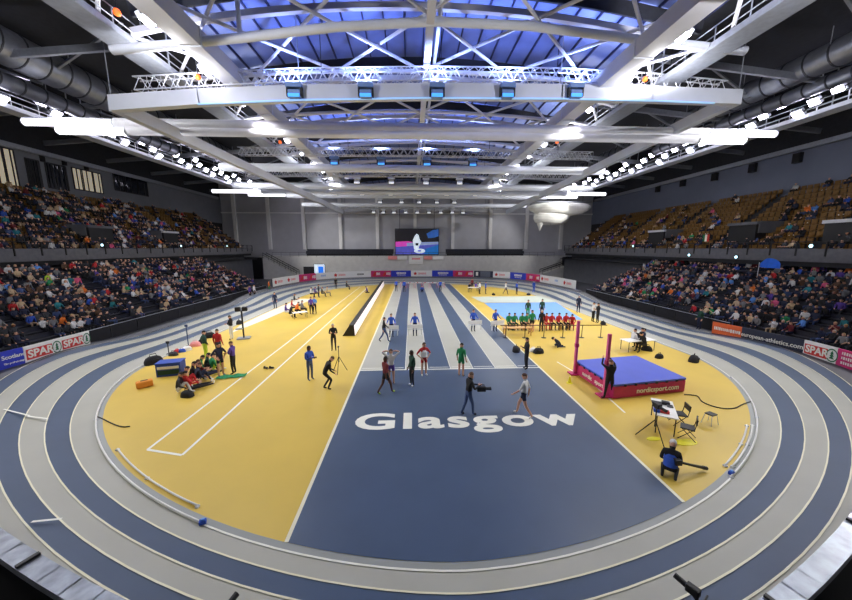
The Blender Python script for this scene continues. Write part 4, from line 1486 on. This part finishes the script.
# LED wall along the runway side of the sprint straight
a, b = at(355, 336), at(384, 285.5)
wl = empty('led_wall', (a.x, a.y, 0), math.atan2(b.y - a.y, b.x - a.x), 'long low white advertising wall with black sloping back beside the sprint lanes', 'advertising wall')
L = (b - a).length
mb = MB()
mb.add([(0, 0, 0), (L, 0, 0), (L, 1.0, 0), (0, 1.0, 0), (0, .05, .88), (L, .05, .88), (L, .42, .88), (0, .42, .88)],
       [(0, 1, 2, 3), (4, 5, 6, 7), (2, 3, 7, 6), (0, 3, 7, 4), (1, 2, 6, 5), (0, 1, 5, 4)])
mb.build('body', black, wl)
led = M('LED face white', (245, 238, 242), .4, emit=.7, ecol=(255, 244, 250))
n = 24
for k in range(n):
    MB().add([(L * k / n + .01, -.02, .05), (L * (k + 1) / n - .01, -.02, .05), (L * (k + 1) / n - .01, .03, .85), (L * k / n + .01, .03, .85)], [(0, 1, 2, 3)]).add(
        [(L * k / n + .01, 0.0, .06), (L * (k + 1) / n - .01, 0.0, .06), (L * (k + 1) / n - .01, .045, .85), (L * k / n + .01, .045, .85)], [(3, 2, 1, 0)]).build('led_panel', led, wl)
MB().box((L / 2, .24, .9), (L, .4, .03)).build('top_edge', black, wl)


def tripod(name, p, h, label, head=None, r0=.5, m=black):
    r = empty(name, p, 0, label, 'tripod')
    for k in range(3):
        t = 2 * PI * k / 3 + .5
        MB().tube([(0, 0, h * .62), (r0 * math.cos(t), r0 * math.sin(t), .015)], .018, 6).build('leg', m, r)
    MB().tube([(0, 0, h * .4), (0, 0, h)], .02, 6).build('centre_column', m, r)
    if head:
        head(r, h)
    return r


tripod('small_tripod', at(339.5, 372), 1.5, 'thin black tripod stand on the ochre floor before the stooping photographer', lambda r, h: MB().box((0, 0, h), (.08, .12, .06)).build('head', black, r), .45)


def camhead(r, h):
    MB().box((0, 0, h + .08), (.16, .3, .18)).build('camera_body', black, r, bevel=.02)
    MB().tube([(0, -.15, h + .08), (0, -.42, h + .08)], .055, 10).build('lens', black, r)


tripod('camera_tripod', at(653, 439), 1.25, 'black tripod with a camera, legs spread, beside the white table', camhead, .55)
p = at(244, 338.5)
r = empty('equipment_stand', p, .3, 'tall black stand with two black boxes on top beside the pale floor sheen', 'stand')
MB().box((0, 0, .04), (.9, .7, .08)).build('base', galv, r)
MB().tube([(0, 0, .05), (0, 0, 2.2)], .06, 8).build('pole', black, r)
for s_ in (-1, 1):
    MB().box((s_ * .24, 0, 2.36), (.36, .35, .3)).build('box', black, r, bevel=.03)
MB().box((0, 0, 2.2), (.8, .2, .05)).build('crossbar', black, r)
MB().box((-.25, 0, .8), (.5, .35, .05)).build('shelf', galv, r)


def bag(px, py, w, label, m=blackcloth):
    w *= .62
    r = empty('kit_bag', at(px, py), random.uniform(0, 3), label, 'bag')
    mb = MB()
    rows = []
    for j in range(6):
        t = j / 5
        z = w * .62 * math.sin(t * PI / 2)
        s_ = math.cos(t * PI / 2) ** .6
        rows.append([(w * .62 * s_ * math.copysign(abs(math.cos(q)) ** .7, math.cos(q)), w * .4 * s_ * math.copysign(abs(math.sin(q)) ** .7, math.sin(q)), z) for q in (2 * PI * k / 16 for k in range(16))])
    for a_, b_ in zip(rows[:-1], rows[1:]):
        mb.strip(a_ + [a_[0]], b_ + [b_[0]])
    mb.poly(rows[0])
    mb.build('body', m, r, smooth=True)
    MB().tube([(-w * .25, 0, w * .55), (-w * .18, 0, w * .78), (w * .18, 0, w * .78), (w * .25, 0, w * .55)], w * .03, 6).build('handle', m, r)
    MB().box((0, -w * .36, w * .3), (w * .5, w * .1, w * .26)).build('pocket', m, r, bevel=.02)


bag(154, 363.5, 1.25, 'black domed bag at the track edge beside the blue kit box')
bag(209.5, 337.5, 1.1, 'black domed bag at the track edge behind the red-topped athlete')
bag(239, 324, .95, 'black bag at the track edge beside the flat-topped stand')
bag(195.5, 346, .9, 'red and white kit bag at the track edge', MATS['pale red'])
bag(202, 343, .8, 'dark kit bag beside the red and white one at the track edge')
bag(187, 350.5, .8, 'white kit bag between the two thin posts at the track edge', bw)
bag(182, 352, .6, 'small blue kit bag beside the white one at the track edge', CM['blue'])
bag(177, 352.5, .6, 'small red kit bag, first by the low post at the track edge', CM['red'])
bag(173.5, 355.5, .7, 'charcoal kit bag at the foot of the low post by the track', CM['charcoal'])
bag(516, 351.5, 1.0, 'black bag on the outermost lane line beside the official in black')
bag(538.5, 353, .95, 'black bag on the ochre floor behind the official in black')
bag(533, 351.5, .7, 'white bag beside the black one behind the official in black', bw)
bag(603, 324.5, .85, 'black bag at the feet of the pair near the track')
bag(646.5, 350.5, .9, 'black bag beside the judges table')
bag(659, 358, .75, 'small black bag on the ochre floor beyond the mat, alone')
bag(693.5, 361.5, 1.05, 'black bag at the track edge beyond the mat, alone')
bag(493.5, 295.2, .8, 'black bag beyond the pale carpet among the volunteers')
bag(528.5, 295.2, .8, 'black bag beside the last blue volunteer beyond the pale carpet')
bag(512, 329, .9, 'navy bag under the start of the long bench', CM['navy'])
bag(568, 328, .9, 'black bag under the far end of the long bench')
bag(187.5, 396.5, .8, 'black bag on the floor before the waiting group')

# blue kit box
p = at(172, 374)
r = empty('kit_box', p, .25, 'blue open kit box with a white stripe beside the waiting athletes', 'box')
MB().box((0, 0, .36), (1.15, .7, .72)).build('body', M('kit box blue', (32, 70, 168), .6), r)
MB().box((0, -.36, .5), (1.0, .02, .15)).build('white_stripe', white_p, r)
MB().box((0, -.36, .24), (1.0, .02, .24)).build('dark_panel', CM['dark green'], r)
MB().box((0, 0, .745), (1.21, .76, .05)).build('rim', M('kit box blue', (32, 70, 168), .6), r)
p = at(145, 387)
r = empty('orange_block', p, .75, 'small orange foam block on the ochre floor by the track bend', 'block')
MB().box((0, 0, .18), (.66, .34, .34)).build('body', M('orange foam', (224, 142, 48), .7), r, bevel=.06)
MB().box((0, 0, .36), (.28, .08, .03)).build('handle', CM['brown'], r)
for (px, py, h, m, lab) in ((188.5, 346, 1.5, CM['denim'], 'thin blue-grey post sign behind the kit bags at the track edge'), (169, 354, .8, CM['charcoal'], 'short dark post beside the charcoal kit bag at the track edge')):
    r = empty('marker_post', at(px, py), 0, lab, 'post')
    MB().lathe([(.16, 0), (.16, .03), (.04, .06)], 12).build('base', black, r)
    MB().tube([(0, 0, .05), (0, 0, h)], .03, 8).build('pole', m, r)
    MB().box((0, 0, h), (.2, .04, .16)).build('plate', m, r)
r = empty('towel', at(215, 380), .2, 'dark green towel lying flat by the waiting athletes', 'towel')
mb = MB()
for i in range(9):
    for j in range(4):
        def zt(i, j):
            return .02 + .05 * (math.sin(i * 1.7 + j) + 1) * .6
        mb.add([(i * .16, j * .13, zt(i, j)), (i * .16 + .16, j * .13, zt(i + 1, j)), (i * .16 + .16, j * .13 + .13, zt(i + 1, j + 1)), (i * .16, j * .13 + .13, zt(i, j + 1))], [(0, 1, 2, 3)])
mb.build('cloth', CM['green'], r)
for k, (dx, lab) in enumerate(((-.16, 'black running shoe lying on the runway line, one of the pair away from the tripod'), (.16, 'black running shoe lying on the runway line, one of the pair on the tripod side'))):
    r = empty('running_shoe', at(268.5, 369) + Vector((dx, 0, .02)), .3 * k + 1.2, lab, 'shoe')
    MB().box((0, 0, .03), (.1, .3, .04)).build('sole', CM['grey'], r, bevel=.015)
    MB().lathe([(.06, 0), (.06, .06), (.045, .11)], 10, (0, .07, .04)).box((0, -.06, .07), (.09, .16, .07)).build('upper', black, r)
    MB().box((0, -.03, .115), (.05, .08, .015)).build('laces', CM['grey'], r)

# high-jump mat and uprights
A, B_, C_ = at(574, 372.5), at(613, 399.5), at(684.5, 392)
D_ = A + C_ - B_
cen = (A + C_) / 2
r = empty('landing_mat', (cen.x, cen.y, 0), 0, 'large high-jump landing mat with blue top and magenta sides', 'landing mat')
quad = [A - cen, B_ - cen, C_ - cen, D_ - cen]
for q in quad:
    q.z = 0
H1 = .72
MB().prism([q + Vector((0, 0, .02)) for q in quad], H1 - .12).build('foam_base', magenta, r, bevel=.04)
MB().prism([q * 1.004 + Vector((0, 0, H1 - .1)) for q in quad], .12).build('top_cover', matblue, r, bevel=.03)
mb = MB()
for (u, v) in ((0, 1), (1, 2), (2, 3), (3, 0)):
    for k in range(1, 7):
        c = quad[u].lerp(quad[v], k / 7)
        nn = (quad[v] - quad[u]).normalized()
        mb.box(c + Vector((0, 0, H1 - .07)), (.1, .1, .1), rz=math.atan2(nn.y, nn.x))
mb.build('strap', navy, r)


def side_text(u, v, s_, size, tx):
    d = (quad[v] - quad[u])
    ang = math.atan2(d.y, d.x)
    c = quad[u].lerp(quad[v], s_)
    nrm = Vector((d.y, -d.x, 0)).normalized()
    M4 = Matrix.Translation(c + nrm * .035 + Vector((0, 0, .32))) @ Matrix.Rotation(ang, 4, 'Z') @ Matrix.Rotation(PI / 2, 4, 'X')
    text_mesh('lettering', tx, size, white_p, r, bold=.008, sx=1.05, M4=M4)


side_text(1, 2, .6, .34, 'nordicsport.com')
side_text(0, 1, .38, .3, 'nordic')
side_text(0, 1, .68, .3, 'sport')
for (px, py, pt, lab) in ((574.5, 374, 321, 'pink high-jump upright at the far corner of the landing mat'), (604, 396, 334, 'pink high-jump upright beside the person with raised arms')):
    b = at(px, py)
    t = at(px + 2, pt, Y=b.y)
    u = empty('high_jump_upright', b, 0, lab, 'high-jump upright')
    MB().box((0, 0, .04), (.6, .5, .06)).build('base', magenta, u)
    MB().box((0, 0, t.z / 2), (.13, .13, t.z)).build('post', M('pink upright', (228, 92, 152), .5), u)
    MB().box((0, 0, t.z * .55), (.17, .17, .2)).build('slider', magenta, u)
    MB().box((.12, 0, t.z * .55), (.12, .06, .03)).build('bar_rest', alu, u)

# low rail with thin posts
pa, pb = at(500, 338), at(606, 337.5)
r = empty('barrier_rail', (pa.x, pa.y, 0), math.atan2(pb.y - pa.y, pb.x - pa.x), 'long thin dark rail on slim posts between the bench and the official in navy', 'barrier')
L = (pb - pa).length
MB().tube([(0, 0, 1.0), (L, 0, 1.0)], .035, 8).build('rail', CM['brown'], r)
for k in range(6):
    MB().tube([(L * (k + .3) / 5.6, 0, .03), (L * (k + .3) / 5.6, 0, 1.0)], .03, 6).build('post', black, r)
    MB().lathe([(.2, 0), (.2, .02), (.03, .04)], 12, (L * (k + .3) / 5.6, 0, 0)).build('foot', black, r)
# long bench
pa, pb = at(502, 330), at(574, 330)
r = empty('long_bench', (pa.x, pa.y, 0), 0, 'long low wooden bench carrying the row of green and red athletes', 'bench')
L = pb.x - pa.x
MB().box((L / 2, 0, .42), (L, .38, .06)).build('seat', wood, r)
for k in range(8):
    MB().box((.3 + (L - .6) * k / 7, 0, .2), (.08, .32, .4)).build('leg', wood, r)
p = at(517, 335)
r = empty('wooden_table', p, 0, 'small low wooden table standing before the bench', 'table')
MB().box((0, 0, .62), (2.3, .6, .05)).build('table_top', wood, r)
for sx_ in (-1, 1):
    for sy_ in (-1, 1):
        MB().box((sx_ * 1.05, sy_ * .25, .3), (.06, .06, .6)).build('leg', wood, r)


def table(name, p, rz, w, d, label, m=bw, h=.74):
    r = empty(name, p, rz, label, 'table')
    MB().box((0, 0, h), (w, d, .04)).build('table_top', m, r)
    for sx_ in (-1, 1):
        for sy_ in (-1, 1):
            MB().tube([(sx_ * (w / 2 - .08), sy_ * (d / 2 - .06), 0.01), (sx_ * (w / 2 - .08), sy_ * (d / 2 - .06), h)], .02, 6).build('leg', black, r)
    return r


# white table by the mat with its things
tcs = [at(*q, .76) for q in ((652, 399.5), (671, 399.5), (677, 417), (657, 417))]
tc = sum(tcs, Vector()) / 4
tc.z = 0
tdv = (tcs[0] + tcs[1] - tcs[2] - tcs[3]) / 2
TRZ = math.atan2(tdv.y, tdv.x) - PI / 2
tq = table('folding_table', tc, TRZ, max(.7, ((tcs[1] - tcs[0]).length + (tcs[2] - tcs[3]).length) / 2 * .95), tdv.length, 'white folding table standing before the landing mat')
for k, (dx, dy, w, d, h, m, lab) in enumerate(((-.25, .55, .34, .26, .04, black, 'black laptop base lying at the mat end of the white table'), (.1, .6, .26, .2, .12, black, 'small black box at the mat end of the white table'), (.25, .35, .2, .2, .05, CM['grey'], 'grey tablet lying on the white table'), (-.05, -.8, .3, .18, .1, red, 'red pouch at the front edge of the white table'), (-.35, -.85, .2, .2, .12, CM['blue'], 'blue pouch at the corner of the white table'))):
    q = Matrix.Rotation(TRZ, 3, 'Z') @ Vector((dx * .85, dy * .6, 0))
    o = empty('table_item', tc + q + Vector((0, 0, .765)), TRZ, lab, 'equipment')
    o.name = ('laptop', 'small_box', 'tablet', 'pouch', 'pouch')[k]
    MB().box((0, 0, h / 2), (w, d, h)).build('body', m, o, bevel=.01)
    MB().box((0, 0, h + .006), (w * .7, d * .6, .012)).build('top_panel', CM['charcoal'], o)


def chair(p, rz, label):
    r = empty('folding_chair', p, rz, label, 'chair')
    MB().box((0, 0, .45), (.44, .42, .04)).build('seat', black, r)
    MB().box((0, .24, .78), (.44, .04, .22)).build('backrest', black, r)
    for s_ in (-1, 1):
        MB().tube([(s_ * .22, -.25, 0.01), (s_ * .22, .2, .5), (s_ * .22, .26, .88)], .014, 6).build('leg', black, r)
        MB().tube([(s_ * .2, .28, 0.01), (s_ * .2, -.18, .45)], .014, 6).build('leg', black, r)


chair(at(678, 424), -1.9, 'black folding chair drawn up to the white table')
chair(at(686, 438), -2.3, 'black folding chair standing behind the yellow floor marker')
p = at(709.5, 424)
r = empty('stool', p, .3, 'small black-topped stool standing alone near the bend', 'stool')
MB().box((0, 0, .44), (.32, .28, .05)).build('seat', black, r, bevel=.01)
for sx_ in (-1, 1):
    for sy_ in (-1, 1):
        MB().tube([(sx_ * .22, sy_ * .18, .01), (sx_ * .15, sy_ * .12, .43)], .013, 6).build('leg', alu, r)
for (px, py, w, lab) in ((653.5, 439, .55, 'small yellow floor marker under the camera tripod'), (686, 442.5, .9, 'long yellow floor marker before the folding chair'), (569.5, 383, .2, 'tiny yellow cone beside the corner of the mat')):
    r = empty('floor_marker', at(px, py), .1, lab, 'marker')
    if w > .3:
        MB().lathe([(w * .5, 0), (w * .48, .02), (w * .2, .035)], 14).build('disc', neon, r)
        r.scale = (1, .45, 1)
    else:
        MB().lathe([(.16, 0), (.16, .02), (.09, .03), (.03, .36)], 12).build('cone', neon, r)
# photographer's long lens
a, b = at(677, 462, .5), at(705, 468, .12)
r = empty('long_lens', a, 0, 'long black telephoto lens resting on the floor beside the kneeling photographer', 'camera lens')
d = b - a
MB().box((0, 0, .02), (.2, .2, .18)).build('camera_body', black, r, bevel=.02)
MB().tube([(0, 0, .02), d * .5, d], [.035, .04, .05], 12).build('barrel', black, r, smooth=True)
MB().tube([d * .93, d * 1.05], .06, 12).build('hood', black, r)
# judges table
jt = at(637, 350)
table('judges_table', jt, .15, 2.2, .8, 'white judges table with seated officials behind the landing mat')
o = empty('monitor', jt + Vector((0, 0, .76)), 2.0, 'small black monitor on the judges table', 'monitor')
MB().box((0, 0, .28), (.5, .04, .32)).build('display', black, o)
MB().box((0, 0, .06), (.06, .05, .14)).build('stand', black, o)
MB().box((0, 0, .01), (.22, .16, .02)).build('base', black, o)
table('pale_table', at(474, 292), 0, 2.0, .8, 'pale table with officials beyond the pale carpet')
table('officials_table', at(300, 318), .6, 1.4, .7, 'small white table before the seated officials by the track', h=.6)


def cable(pxs, label):
    mb = MB()
    P = [at(*q) + Vector((0, 0, .03)) for q in pxs]
    Q = []
    for i in range(len(P) - 1):
        p0, p1, p2, p3 = P[max(i - 1, 0)], P[i], P[i + 1], P[min(i + 2, len(P) - 1)]
        for k in range(5):
            t = k / 5
            Q.append(.5 * ((2 * p1) + (p2 - p0) * t + (2 * p0 - 5 * p1 + 4 * p2 - p3) * t * t + (3 * p1 - p0 - 3 * p2 + p3) * t ** 3))
    Q.append(P[-1])
    mb.tube(Q, .022, 6)
    tag(mb.build('floor_cable', black), label, 'cable')


cable(((684, 395), (692, 395.5), (698, 397), (702, 402), (712, 406.5), (724, 409), (735, 408.5), (742, 405), (751, 402)), 'black cable snaking over the ochre floor from the mat to the bend')
cable(((97, 417), (104, 420), (110, 423), (117, 426), (124, 427.5), (130, 427)), 'short black cable on the floor at the bend, long-jump side')
for (px, py, lab) in ((203, 524.5, 'small blue block on the white lane edge, long-jump side of the bend'), (731, 475, 'small blue block on the white lane edge, high-jump side of the bend')):
    r = empty('blue_block', at(px, py), .4, lab, 'block')
    MB().box((0, 0, .08), (.16, .12, .1)).build('body', CM['blue'], r, bevel=.015)
    MB().box((0, 0, .145), (.08, .06, .03)).build('cap', CM['sky blue'], r)


# white kerb rails lying along the inside of the bend
def kerb_px(ins, test, label):
    P = [Vector((p.x, p.y, .07)) for p in near_curve(A0 - ins, B0 - ins, N0, 0, 400)]
    Q = [p for p in P if test(*px_of(p))]
    r = empty('kerb_rail', Q[0], 0, label, 'kerb rail')
    MB().tube([q - Q[0] for q in Q[::3]] + [Q[-1] - Q[0]], .03, 6).build('rail', bw, r, smooth=True)
    for q in (Q[0], Q[len(Q) // 2], Q[-1]):
        MB().box(q - Q[0] - Vector((0, 0, .035)), (.09, .09, .05)).build('foot', alu, r)


kerb_px(0.0, lambda x, y: x < 205 and y > 362, 'white kerb rail on the lane edge along the long-jump side of the bend')
kerb_px(0.0, lambda x, y: x > 731 and y > 362, 'white kerb rail on the lane edge along the high-jump side of the bend')
kerb_px(.34, lambda x, y: x < 200 and y > 448, 'loose white kerb rail on the ochre edge, long-jump side of the bend')
kerb_px(.3, lambda x, y: x > 724 and y > 424, 'loose white kerb rail on the ochre edge, high-jump side, inner one of two')
kerb_px(.14, lambda x, y: x > 733 and y > 424, 'loose white kerb rail on the grey apron, high-jump side, outer one of two')

# remote cameras clamped to the near rail
for (px, py, lab, rz) in ((693, 590, 'black remote camera clamped to the near rail, high-jump side', .5), (222, 612, 'black remote camera clamped to the near rail, long-jump side', -.4)):
    q = at(px, py, 3.45)
    r = empty('remote_camera', q, rz, lab, 'camera')
    r.scale = (.6, .6, .6)
    MB().box((0, 0, 0), (.13, .2, .14)).build('body', black, r, bevel=.02)
    MB().tube([(0, .1, 0), (0, .28, .03)], .05, 10).build('lens', black, r)
    MB().tube([(0, 0, -.07), (.08, -.12, -.26)], .03, 8).build('clamp', black, r)
    MB().tube([(.08, -.1, -.2), (.3, -.1, -.33), (.5, -.08, -.36)], .015, 6).build('cable', black, r)

# pale canopies of the entrances in the upper tiers and their dark mouths
for (px, py, sg, lab) in ((852, 222, 1, 0), (659, 232, 1, 0), (746, 225, 1, 1), (168, 233, -1, 0), (97, 228, -1, 1)):
    p = at(px, py, X=sg * 36.4)
    struct(MB().box((sg * 37.2, p.y, p.z + .12), (2.6, 3.2, .28)).build('trim_entrance', M('canopy white', (196, 198, 204), .6) if not lab else dconc))
    struct(MB().box((sg * 37.2, p.y, (p.z + 6.2) / 2), (2.4, 2.9, max(.2, p.z - 6.2))).build('door_entrance', black))
    for e_ in (-1, 1):
        struct(MB().box((sg * 38.2, p.y + e_ * 1.55, p.z - .3), (4, .12, 1.2)).build('wall_entrance', dconc))
p = at(769, 268, X=33.2)
r = empty('blue_flag', p, 0, 'bright blue flag held up at the back of the high-jump side lower stand', 'flag')
mb = MB()
for i in range(8):
    def fy(i):
        return -.9 + 1.8 * i / 8
    def fz(i):
        return .55 * math.sin(PI * (i + 1) / 10) + .15
    mb.add([(.1 * math.sin(i), fy(i), 0), (.1 * math.sin(i + 1), fy(i + 1), 0), (.1 * math.sin(i + 1), fy(i + 1), fz(i + 1) * 1.3), (.1 * math.sin(i), fy(i), fz(i) * 1.3)], [(0, 1, 2, 3)])
mb.build('cloth', M('blue flag', (36, 110, 235), .7), r)
MB().tube([(0, .9, -1.4), (0, .9, .5)], .025, 6).build('pole', alu, r)
p = at(706, 238, X=34.55)
r = empty('tricolour_flag', p, 0, 'small green, white and red flag hung on the high-jump side balcony', 'flag')
for k, m in enumerate((green, white_p, red)):
    MB().box((0, (1 - k) * -.28 * -1, 0), (.03, .28, .8)).build(('green_band', 'white_band', 'red_band')[k], m, r)
person(0, 0, 'stand', WEST, 'steward in lime jacket standing on the concourse behind the high-jump side stand', 'lime', 'black', shoe='black', loc=Vector((35.3, at(828, 262, X=35.3).y, 4.68)))
person(0, 0, 'stand', EAST, 'person in white top standing on the concourse behind the long-jump side stand', 'white', 'black', shoe='black', loc=Vector((-35.3, at(29, 262, X=-35.3).y, 4.68)))

# ------------------------------------------------------------------ crowd and upper seats
rnd = random.Random(11)
TOPS = [('black', 32), ('navy', 24), ('charcoal', 16), ('grey', 8), ('white', 10), ('beige', 6), ('red', 2.6), ('blue', 3.2), ('sky blue', 1.2), ('pink', 1.8), ('purple', 1.6), ('green', 1), ('maroon', 3), ('teal', 1.2), ('brown', 5), ('orange', .6), ('lime', .4), ('denim', 4)]
BOTS = [('black', 8), ('navy', 6), ('denim', 6), ('charcoal', 3), ('beige', 1)]


def pick(tab):
    t = rnd.random() * sum(w for _, w in tab)
    for n, w in tab:
        t -= w
        if t <= 0:
            return n
    return tab[0][0]


CROWD_POSES = ['sit', 'sit_lean', 'sit_clap', 'sit_back']
CF = {p: figure('spectator', POSE[p], fingers=False, sub=1, crowd=True) for p in CROWD_POSES}
CL = {p: figure('spectator_far', POSE[p], fingers=False, sub=0, crowd=True) for p in CROWD_POSES}
AISLE = 9.6


def holes(sg, y, k, seed):
    """groups of empty places"""
    if y < 27 and k < 6:
        return False
    return math.sin(y * .55 + k * .9 + seed) + math.sin(y * 1.3 - k * .6 + seed * 2) > 1.5


places = []
for sg in (-1, 1):
    d = SIDE[sg]
    for k in range(ROWS_L):
        x, z = row_l(sg, k)
        n = int((d['y1'] - d['y0'] - 1) / .56)
        for j in range(n):
            y = d['y0'] + .5 + .56 * j
            if (y - d['y0'] + 1.2) % AISLE < 1.15:
                continue
            front_gap = k == 0 and rnd.random() < (.1 if y < 27 else .4) or k == 1 and rnd.random() < (.05 if y < 27 else .15)
            if front_gap or holes(sg, y, k, sg * 1.7) or rnd.random() < .05:
                continue
            places.append((sg, 'lower', k, j, Vector((x + sg * .16, y, z + .02))))
    for k in range(ROWS_U):
        x, z = row_u(sg, k)
        n = int((UY1 - UY0 - 2) / .58)
        for j in range(n):
            y = UY0 + 1 + .58 * j
            if (y + 2) % AISLE < 1.2:
                continue
            dens = (.9 if y < 54 else .4) * (1 if k < 9 else .55) if sg < 0 else (.55 if k < 3 else .16 if k < 8 else .07)
            if rnd.random() < dens and not holes(sg, y, k, 4 + sg):
                places.append((sg, 'upper', k, j, Vector((x + sg * .12, y, z + .02))))
seats = []
for sg in (-1, 1):
    for k in range(ROWS_U):
        x, z = row_u(sg, k)
        for j in range(int((UY1 - UY0 - 2) / .58)):
            y = UY0 + 1 + .58 * j
            if (y + 2) % AISLE < 1.2:
                continue
            seats.append((sg, k, j, Vector((x + sg * .12, y, z))))


def size_in_view(p):
    x, y = px_of(p + Vector((0, 0, .6)))
    if x < 3 or x > 849 or y < 0 or y > 600:
        return -1
    return 1 / (p - Vector((0, 0, CAMZ))).length


pl = sorted(places, key=lambda q: -size_in_view(q[4]))
SKINS = [(skinA, 78), (skinB, 14), (skinC, 8)]
HAIRS = [(hairD, 40), (hairB, 35), (hairL, 12), (hairG, 18)]


def wear():
    t = pick(TOPS)
    sl = 'skin' if rnd.random() < .08 else None
    sk = pick(SKINS)
    b = pick(BOTS)
    return t, [sk, CM[t], sk if sl else CM[t], CM[b], CM[b], CM[pick([('black', 3), ('white', 2), ('grey', 1)])], pick(HAIRS)]


for (sg, tier, k, j, p) in pl[:300]:
    t, ms = wear()
    F = CF[rnd.choice(CROWD_POSES)]
    o = bpy.data.objects.new('spectator', F['mesh'])
    COL.objects.link(o)
    o.location = p
    o.rotation_euler.z = (EAST if sg < 0 else WEST) + rnd.uniform(-.35, .35)
    s_ = rnd.uniform(.93, 1.05)
    o.scale = (s_, s_, s_)
    for i, m in enumerate(ms):
        o.material_slots[i].link = 'OBJECT'
        o.material_slots[i].material = m
    tag(o, 'spectator in %s, %s row, %s place from the near end, %s %s' % (t, ordn(k + 1), ordn(j + 1), SIDE[sg]['nm'], tier), 'spectator', 'spectators in the stands')
# everyone further off
mats, midx = [], {}
cv, cf, cm_ = [], [], []
for (sg, tier, k, j, p) in pl[300:]:
    if px_of(p)[0] < -60 or px_of(p)[0] > 912:
        continue
    t, ms = wear()
    F = CL[rnd.choice(CROWD_POSES)]['mesh']
    R = Matrix.Translation(p) @ Matrix.Rotation((EAST if sg < 0 else WEST) + rnd.uniform(-.35, .35), 4, 'Z') @ Matrix.Scale(rnd.uniform(.93, 1.05), 4)
    k0 = len(cv)
    cv += [tuple(R @ v.co) for v in F.vertices]
    for m in ms:
        if m.name not in midx:
            midx[m.name] = len(mats)
            mats.append(m)
    for f in F.polygons:
        cf.append(tuple(i + k0 for i in f.vertices))
        cm_.append(midx[ms[f.material_index].name])
me = bpy.data.meshes.new('crowd')
me.from_pydata(cv, [], cf)
for m in mats:
    me.materials.append(m)
me.polygons.foreach_set('material_index', cm_)
me.polygons.foreach_set('use_smooth', [True] * len(cf))
o = bpy.data.objects.new('crowd', me)
COL.objects.link(o)
tag(o, 'mixed crowd filling the farther rows of both stands and upper tiers', 'crowd', kind='stuff')

# gold tip-up seats of the upper tiers
sp = MB()
sp.box((0, .02, .44), (.46, .42, .06)).box((0, .25, .7), (.46, .05, .5)).box((0, .1, .2), (.06, .1, .42)).box((-.25, .08, .6), (.04, .3, .05)).box((.25, .08, .6), (.04, .3, .05))
so = sp.build('stadium_seat', gold)
SM = so.data
bpy.data.objects.remove(so)
taken = {(a, c, d_) for (a, b, c, d_, e_) in places if b == 'upper'}
free = sorted(seats, key=lambda q: -size_in_view(q[3]) + (5 if (q[0], q[1], q[2]) in taken else 0))
for (sg, k, j, p) in free[:300]:
    o = bpy.data.objects.new('stadium_seat', SM)
    COL.objects.link(o)
    o.location = p
    o.rotation_euler.z = EAST if sg < 0 else WEST
    tag(o, 'gold tip-up seat, %s row, %s place from the near end, %s upper tier' % (ordn(k + 1), ordn(j + 1), SIDE[sg]['nm']), 'seat', 'gold seats of the upper tiers')
mb = MB()
for (sg, k, j, p) in free[300:]:
    x = px_of(p)[0]
    if x < -60 or x > 912:
        continue
    R = Matrix.Translation(p) @ Matrix.Rotation(EAST if sg < 0 else WEST, 4, 'Z')
    mb.add([R @ v.co for v in SM.vertices], [tuple(f.vertices) for f in SM.polygons])
o = mb.build('far_seating', gold)
tag(o, 'farther gold tip-up seats of both upper tiers, many under spectators', 'seats', kind='stuff')

# ------------------------------------------------------------------ light
for i, (p, kind) in enumerate(SPOTS):
    l = bpy.data.lights.new('spot', 'SPOT')
    l.energy = 13000 if kind == 'out' else 5000
    l.color = (1, .98, .95)
    l.spot_size = math.radians(80 if kind == 'out' else 96)
    l.spot_blend = .5
    l.shadow_soft_size = .3
    o = bpy.data.objects.new('floodlight_lamp', l)
    o.location = p + Vector((0, 0, -.35))
    tx = (-4 if p.x < 0 else 6) if kind == 'out' else (-6 if p.x < 0 else 8)
    o.rotation_euler = (Vector((tx, p.y + (2 if p.y < 40 else -6 if p.y < 56 else 10), 0)) - p).to_track_quat('-Z', 'Y').to_euler()
    COL.objects.link(o)
for X in (-14.2, 15.9):  # upward fill added to brighten the roof steel, no fittings behind it
    for Y in (12, 22, 34, 46, 60):
        l = bpy.data.lights.new('uplight', 'SPOT')  # added roof fill, no fitting
        l.energy = 8500 if Y < 15 else 3200
        l.spot_size = math.radians(165)
        l.spot_blend = .4
        l.color = (.97, .96, 1)
        l.shadow_soft_size = .3
        o = bpy.data.objects.new('roof_uplight', l)  # added fill to brighten the roof, no fitting
        o.location = (X, Y, 17.2)
        o.rotation_euler = Vector((0, .9 if Y < 15 else 0, .35 if Y < 15 else 1)).to_track_quat('-Z', 'Y').to_euler()
        COL.objects.link(o)
for px, Yb in ((295, 24.3), (366, 24.3), (437, 24.3), (507, 24.3), (575, 24.3), (334, 39.6), (381, 39.6), (427, 39.6), (473, 39.6)):
    p = at(px, 92, Y=24.3) if Yb < 30 else Vector((at(px, 150, Y=Yb).x, Yb, 17.6))
    l = bpy.data.lights.new('stage_beam', 'SPOT')
    l.energy = 3400
    l.color = (.3, .42, 1)
    l.spot_size = math.radians(150)
    l.spot_blend = .8
    l.shadow_soft_size = .2
    o = bpy.data.objects.new('stage_beam', l)
    o.location = p + Vector((0, -.9, .4))
    o.rotation_euler = Vector((0, .3, 1)).to_track_quat('-Z', 'Y').to_euler()
    COL.objects.link(o)
w = bpy.data.worlds.new('world')
w.use_nodes = True
w.node_tree.nodes['Background'].inputs[0].default_value = (.5, .55, .7, 1)
w.node_tree.nodes['Background'].inputs[1].default_value = .05
S.world = w
S.view_settings.view_transform = 'Standard'
S.view_settings.look = 'None'
S.view_settings.exposure = -1.08
S.view_settings.gamma = 1
S.cycles.use_denoising = True
S.cycles.max_bounces = 6
